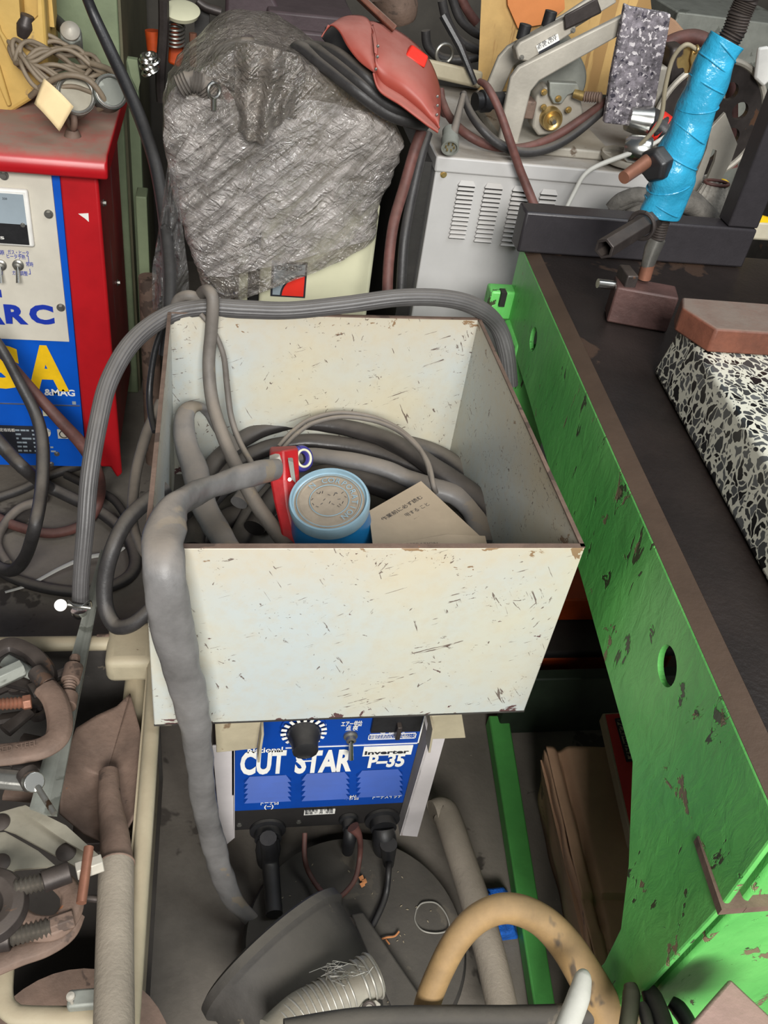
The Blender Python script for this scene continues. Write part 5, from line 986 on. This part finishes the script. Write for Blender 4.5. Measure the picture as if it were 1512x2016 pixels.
for i in range(90):
    x,y=random.uniform(.1,.36),random.uniform(.46,.78)
    if (x-.225)**2+(y-.615)**2<.02: c=V((x,y,.0512)); d=V((random.uniform(-1,1),random.uniform(-1,1),0)).normalized()*random.uniform(.001,.003); n_=V((-d.y,d.x,0))*.35; mb.prism([c-d,c+n_,c+d,c-n_],V((0,0,.0008)))
tag(mb.build('debris','tubwhite'),'scattered pale crumbs and chips on the round base','debris',kind='stuff')
# cobweb wisps on duct
mb=MB()
for i in range(26):
    c=P(random.uniform(640,700),random.uniform(1905,1935),z=.33); mb.tube([c,c+V((random.uniform(-.02,.02),random.uniform(-.01,.01),random.uniform(0,.02))),c+V((random.uniform(-.03,.03),0,random.uniform(-.01,.02)))],.0004,4)
tag(mb.build('cobweb_wisps','wire'),'tangled pale cobweb wisps caught on the bell cover','cobweb',kind='stuff')
# ================================================================ left foreground: white tub cart
tb_=T('tool_cart','rusty white steel tub cart full of clamps, left below the bin','cart',(-.25,.6,0))
zt=.45; x1=-.083; x0=-.62; yb=.885; yn=.2; zf=.10
MB().tube([V((x1+.003,yn,zt)),V((x1+.003,yb-.14,zt)),V((x1,yb-.02,zt))],.0105,14,seg=4).build('right_rim','tubwhite',tb_,label='pale worn rim along the right side')
MB().tube([V((x1,yb,zt-.004)),V((-.14,yb,zt-.004)),V((-.30,yb,zt-.004)),V((x0,yb,zt-.004))],.011,12,seg=4).build('back_rim','tubwhite',tb_)
MB().box((x1-.01,yn,zf),(x1-.006,yb,zt)).build('right_wall','tubwhite',tb_)
MB().box((x0,yb-.004,zf),(x1,yb,zt-.006)).build('back_wall','charcoal',tb_)  # inner wall of the white tub in charcoal, its shade put into the colour
MB().box((x0,yn,zf-.004),(x1,yb,zf)).build('tub_floor','black_and_shade',tb_)  # near black floor, the shade inside the tub put into the colour
MB().hexa([(-.135,yb-.13,zf),(x1-.012,yb-.13,zf),(x1-.012,yb-.004,zf),(-.135,yb-.004,zf)],[(-.125,yb-.105,zt-.03),(x1-.012,yb-.105,zt-.03),(x1-.012,yb-.004,zt-.03),(-.125,yb-.004,zt-.03)]).build('corner_housing','tubwhite',tb_,bev=.012,seg=4)
MB().box((-.15,yb-.05,zt-.035),(x1+.0,yb+.03,zt+.012)).build('corner_cap','tubwhite',tb_,bev=.012,seg=4)
MB().cyl((-.165,yb+.005,zt),(-.148,yb+.005,zt),.007).build('cap_pin','rust',tb_)
fr=[P(12,1880,z=zt),P(6,1960,z=zt),P(22,1992,z=zt),P(60,2000,z=zt),P(205,2000,z=zt)]
MB().tube(fr,.010,12,flat=.7).build('front_rim','tubwhite',tb_)
MB().box((P(135,1985,z=zt).x,P(135,1990,z=zt).y-.004,zt+.004),(P(200,1985,z=zt).x,P(135,1990,z=zt).y+.014,zt+.018)).build('rim_hinge','galv',tb_,bev=.003)
MB().lathe([(.0016,0),(.0016,.014),(.0045,.015),(.004,.018),(0,.019)],P(142,1975,z=zt+.018),(0,0,1)).build('hinge_pin','alu',tb_)
o=MB().lathe([(0,.0),(.10,.0),(.12,.03),(.12,.10),(0,.105)],V((-.18,.42,zf+.01)),(.2,-.1,1),n=40).build('rusty_drum','rust'); tag(o,'rusty round drum in the dark bottom of the cart','drum')
MB().tube([V((-.30,.30,zt+.02)),V((-.30,.30,.0))],.012,8,seg=1).build('cart_leg','tubwhite',tb_)
for x,y in ((-.55,.8),(-.12,.83),(-.12,.25)): MB().cyl((x,y,0),(x,y,zf),.015).build('cart_leg','darksteel',tb_)
# galvanised channel
gc_=[P(198,1082,z=.44),P(212,1082,z=.44),P(112,1604,z=.505),P(58,1590,z=.505)]
def chan(t): 
    a=lerp(gc_[0],gc_[3],t); b=lerp(gc_[1],gc_[2],t); return a,b
mb=MB(); N_=2
for (u0,u1,h0,h1) in ((0,.12,0,.0),(.12,.5,0,-.004),(.5,.62,-.004,-.004),(.62,1,-.004,.0)):
    A0,B0=chan(0);A1,B1=chan(1); q=[lerp(A0,B0,u0)+V((0,0,h0)),lerp(A0,B0,u1)+V((0,0,h1)),lerp(A1,B1,u1)+V((0,0,h1)),lerp(A1,B1,u0)+V((0,0,h0))]; mb.hexa([p+V((0,0,-.004)) for p in q],q)
o=mb.build('galvanised_rail','galv'); tag(o,'long dull grey galvanised rail slanting from the floor hoses into the cart','rail')
# shovel
sv=T('coal_shovel','rusty steel shovel with a dusty pipe handle lying in the cart','shovel',P(215,1500,z=.42))
H0=P(232,1640,z=.455); Hn=P(228,2060,z=.50)
MB().tube([P(214,1520,z=.445),P(216,1580,z=.452),P(225,1640,z=.46),P(230,1700,z=.468)],[.012,.014,.0165,.0185],20,flat=.9).build('socket_neck','rust',sv)
MB().tube([P(229,1700,z=.468),P(226,1850,z=.48),P(224,2060,z=.50)],[.0195,.0195,.0195],24).build('pipe_handle','pipegrey',sv,label='dusty grey pipe handle')
MB().torus(P(229,1702,z=.468),P(226,1850,z=.48)-P(229,1700,z=.468),.0195,.0012,n=28).build('ferrule','rust',sv)
edge=[(256,1365),(274,1430),(288,1515),(280,1580),(245,1640),(205,1658),(165,1640),(118,1600),(122,1520),(135,1470),(150,1433),(190,1408),(230,1390)]
cx_,cy_=208,1530
def blade(u,v):
    k=u*len(edge); i=int(k)%len(edge); f=k-int(k); ex=lerp(edge[i][0],edge[(i+1)%len(edge)][0],f); ey=lerp(edge[i][1],edge[(i+1)%len(edge)][1],f)
    px=lerp(cx_,ex,v); py=lerp(cy_,ey,v); lift=.010*v**3 if ey>1500 else .004*v; z=.438+lift+.010*math.exp(-((px-214)/18)**2)*max(0,min(1,(py-1500)/60))-.012*(1-v)
    return P(px,py,z=z)
MB().grid(blade,78,18).build('blade','rust',sv,solid=.002)
# C clamps
def cclamp(name,lab,path,w,zc,m='darksteel',th=.012,screw=None,nut=None,bar=None,parts=()):
    t=T(name,lab,'clamp',P(path[0][0],path[0][1],z=zc))
    pts=[P(a,b,z=zc) for a,b in path]
    MB().tube(pts,w,8,flat=th/w[0] if isinstance(w,list) else th/w,seg=8,smooth=False).build('clamp_frame',m,t,bev=.0015)
    if screw:
        a,b=P(*screw[0],z=screw[2]),P(*screw[1],z=screw[2]); r=screw[3]; n_=int((b-a).length/.0022)
        MB().tube([a.lerp(b,i/n_) for i in range(n_+1)],r,12,seg=1,ribs=.13).build('screw',screw[4],t)
    for kind,(p,q,r,mm) in parts:
        if kind=='bar': MB().tube([P(p[0],p[1],z=p[2]),P(q[0],q[1],z=q[2])],r,12,seg=1).build('tommy_bar',mm,t)
        else: MB().tube([P(p[0],p[1],z=p[2]),P(q[0],q[1],z=q[2])],r,6 if kind=='hex' else 16,seg=1).build({'hex':'screw_head','boss':'screw_boss','pad':'swivel_pad'}[kind],mm,t,bev=.001)
    return t
cclamp('c_clamp','large brown forged C clamp with raised lettering on its arm',[(88,1352),(108,1378),(118,1420),(112,1452),(85,1472),(40,1482),(-40,1490)],.0155,.53,m='rust',th=.009,screw=((-30,1388),(50,1383),.535,.007,'copper'),parts=[('hex',((45,1384,.535),(62,1381,.535),.0095,'copper'))])
cclamp('c_clamp','dark forged C clamp hooked behind the lettered one at the left edge',[(-20,1290),(20,1270),(60,1285),(88,1315),(92,1345),(60,1362)],.012,.51,th=.008,parts=[('boss',((70,1322,.525),(95,1350,.525),.011,'darksteel')),('hex',((-20,1345,.53),(45,1315,.53),.012,'galv'))])
cclamp('c_clamp','slim dark clamp with an upright screw standing against the galvanised rail',[(60,1345),(100,1335),(128,1325),(140,1312)],.008,.50,th=.007,screw=((138,1338),(134,1370),.515,.0075,'rust'),parts=[('boss',((146,1312,.515),(138,1342,.515),.012,'rust')),('pad',((134,1368,.515),(130,1392,.515),.0125,'rust')),('hex',((148,1292,.515),(147,1305,.515),.007,'rust'))])
cclamp('c_clamp','bright clamp end with a chrome head above the aluminium plates',[(-20,1530),(20,1535),(55,1538)],.013,.52,m='steel',th=.010,parts=[('boss',((52,1520,.53),(66,1545,.53),.012,'darksteel')),('pad',((62,1538,.535),(68,1540,.545),.0115,'chrome')),('bar',((74,1550,.54),(107,1602,.54),.0034,'steel'))])
cclamp('c_clamp','brown clamp with a square head and copper tommy bar beside the shovel neck',[(25,1800),(60,1825),(110,1825),(138,1795),(140,1760),(120,1735)],[.013,.014,.014,.013,.012,.012],.50,m='rust',th=.010,screw=((28,1750),(88,1735),.525,.0085,'screw'),parts=[('boss',((84,1736,.525),(138,1716,.525),.0115,'darksteel')),('hex',((150,1716,.53),(202,1698,.53),.0105,'alu')),('bar',((175,1668,.54),(160,1778,.535),.0052,'copper'))])
cclamp('c_clamp','dark clamp curving through the lower left of the cart',[(-20,1905),(40,1880),(90,1862),(130,1835),(146,1800)],.012,.49,m='rust',th=.008,screw=((20,1845),(100,1825),.505,.009,'screw'),parts=[('hex',((98,1825,.505),(145,1808,.505),.010,'rust')),('boss',((-20,1850,.505),(22,1845,.505),.013,'darksteel'))])
cclamp('c_clamp','thick grey clamp end poking in from the left edge halfway down the cart',[(-25,1730),(10,1740),(28,1768),(25,1800),(5,1825),(-20,1838)],.014,.52,m='darksteel',th=.012)
a=P(-8,1484,z=.5405); b=P(74,1468,z=.5405); text('FORGED STEEL',a-(b-a)*.4,b-a,(0,0,1),.0075,'rust',bpy.data.objects['c_clamp'],w=(b-a).length*1.4,ext=.001)
# aluminium plates
ap=T('plate_bracket','grey aluminium angle plates riveted together, lying across the cart','bracket',P(80,1660,z=.46))
for i,(q,z) in enumerate((([(-20,1605),(48,1585),(60,1588),(195,1690),(200,1715),(160,1712),(30,1640),(-20,1622)],.475),([(-20,1640),(10,1638),(75,1675),(110,1705),(30,1712),(-20,1745)],.468),([(35,1590),(50,1585),(130,1625),(202,1690),(196,1695),(120,1650)],.485))):
    MB().prism([P(a,b,z=z) for a,b in q],V((0,0,-.003))).build('angle_plate','plate',ap)
for px,py in ((130,1678),(0,1699),(0,1620)): MB().lathe([(0,.004),(.006,.004),(.011,.001),(.011,0)],P(px,py,z=.4755),(0,0,1)).build('rivet','darksteel',ap)
o=hose([(128,1765,Z(.47),6),(190,1770,Z(.47),7),(215,1772,Z(.47),7)],'dark_rod','darksteel','short dark rod behind the copper tommy bar in the cart','rod')
o=MB().box((-.17,.60,.38),(-.09,.70,.40)).build('steel_offcut','darksteel',bev=.002); tag(o,'dark steel offcut deep beside the shovel','offcut')
c=P(252,1740,z=.44); o=MB().torus(c,(0,0,1),.014,.005,n=24).build('shackle','galv'); tag(o,'small grey shackle between the shovel handle and the cart rim','shackle')
hose([(250,1640,Z(.40),9),(262,1630,Z(.40),9),(268,1600,Z(.40),8)],'dim_fitting','steel','dim grey fitting between the shovel blade and the cart rim','fitting')
hose([(265,1345,Z(.40),18),(268,1380,Z(.40),20),(262,1420,Z(.38),20),(255,1450,Z(.36),16)],'rusty_pipe','rust','rusty round pipe end in the back corner of the cart','pipe')
# jumble of small steel in the cart
mb_specs=[((10,1440),(60,1400),.47,'darksteel'),((20,1340),(90,1360),.49,'darksteel'),((90,1345),(130,1330),.485,'rust'),((10,1300),(70,1330),.50,'galv'),((30,1500),(90,1510),.47,'darksteel'),((10,1560),(90,1570),.44,'rust')]
names=['dark flat bar under the lettered clamp','dark steel link above the lettered clamp','rusty link left of the upright screw','grey clamp jaw near the top left of the cart','black bar just below the lettered clamp','rusty bar in the shade above the aluminium plates']
for (p,q,z,m),lab in zip(mb_specs,names):
    o=MB().tube([P(*p,z=z),P(*q,z=z)],[.011,.009],8,flat=.6,seg=1).build('steel_link',m,bev=.001); tag(o,lab,'steel part')

random.seed(31)
proto=None
for i in range(16):
    px=random.uniform(-10,108); py=random.uniform(1300,1560); a=random.uniform(-.7,.9); L=random.uniform(.035,.06)
    if proto is None:
        mbq=MB(); mbq.tube([V((-.5*.05,0,0)),V((.5*.05,0,0))],[.010,.008],8,seg=1,flat=.7,smooth=False); mbq.lathe([(.006,0),(.013,0),(.013,.010),(.006,.010),(.006,0)],V((.028,0,-.005)),(0,0,1),n=16)
        proto=mbq.build('forged_lug','darksteel'); base=proto; o=proto
    else: o=base.copy(); COL.objects.link(o)
    c=P(px,py,z=.415); o.location=c; o.rotation_euler=(random.uniform(-.3,.3),random.uniform(-.3,.3),a)
    tag(o,'dark forged steel lug in the jumble under the clamps in the cart','steel part','forged lugs under the clamps')
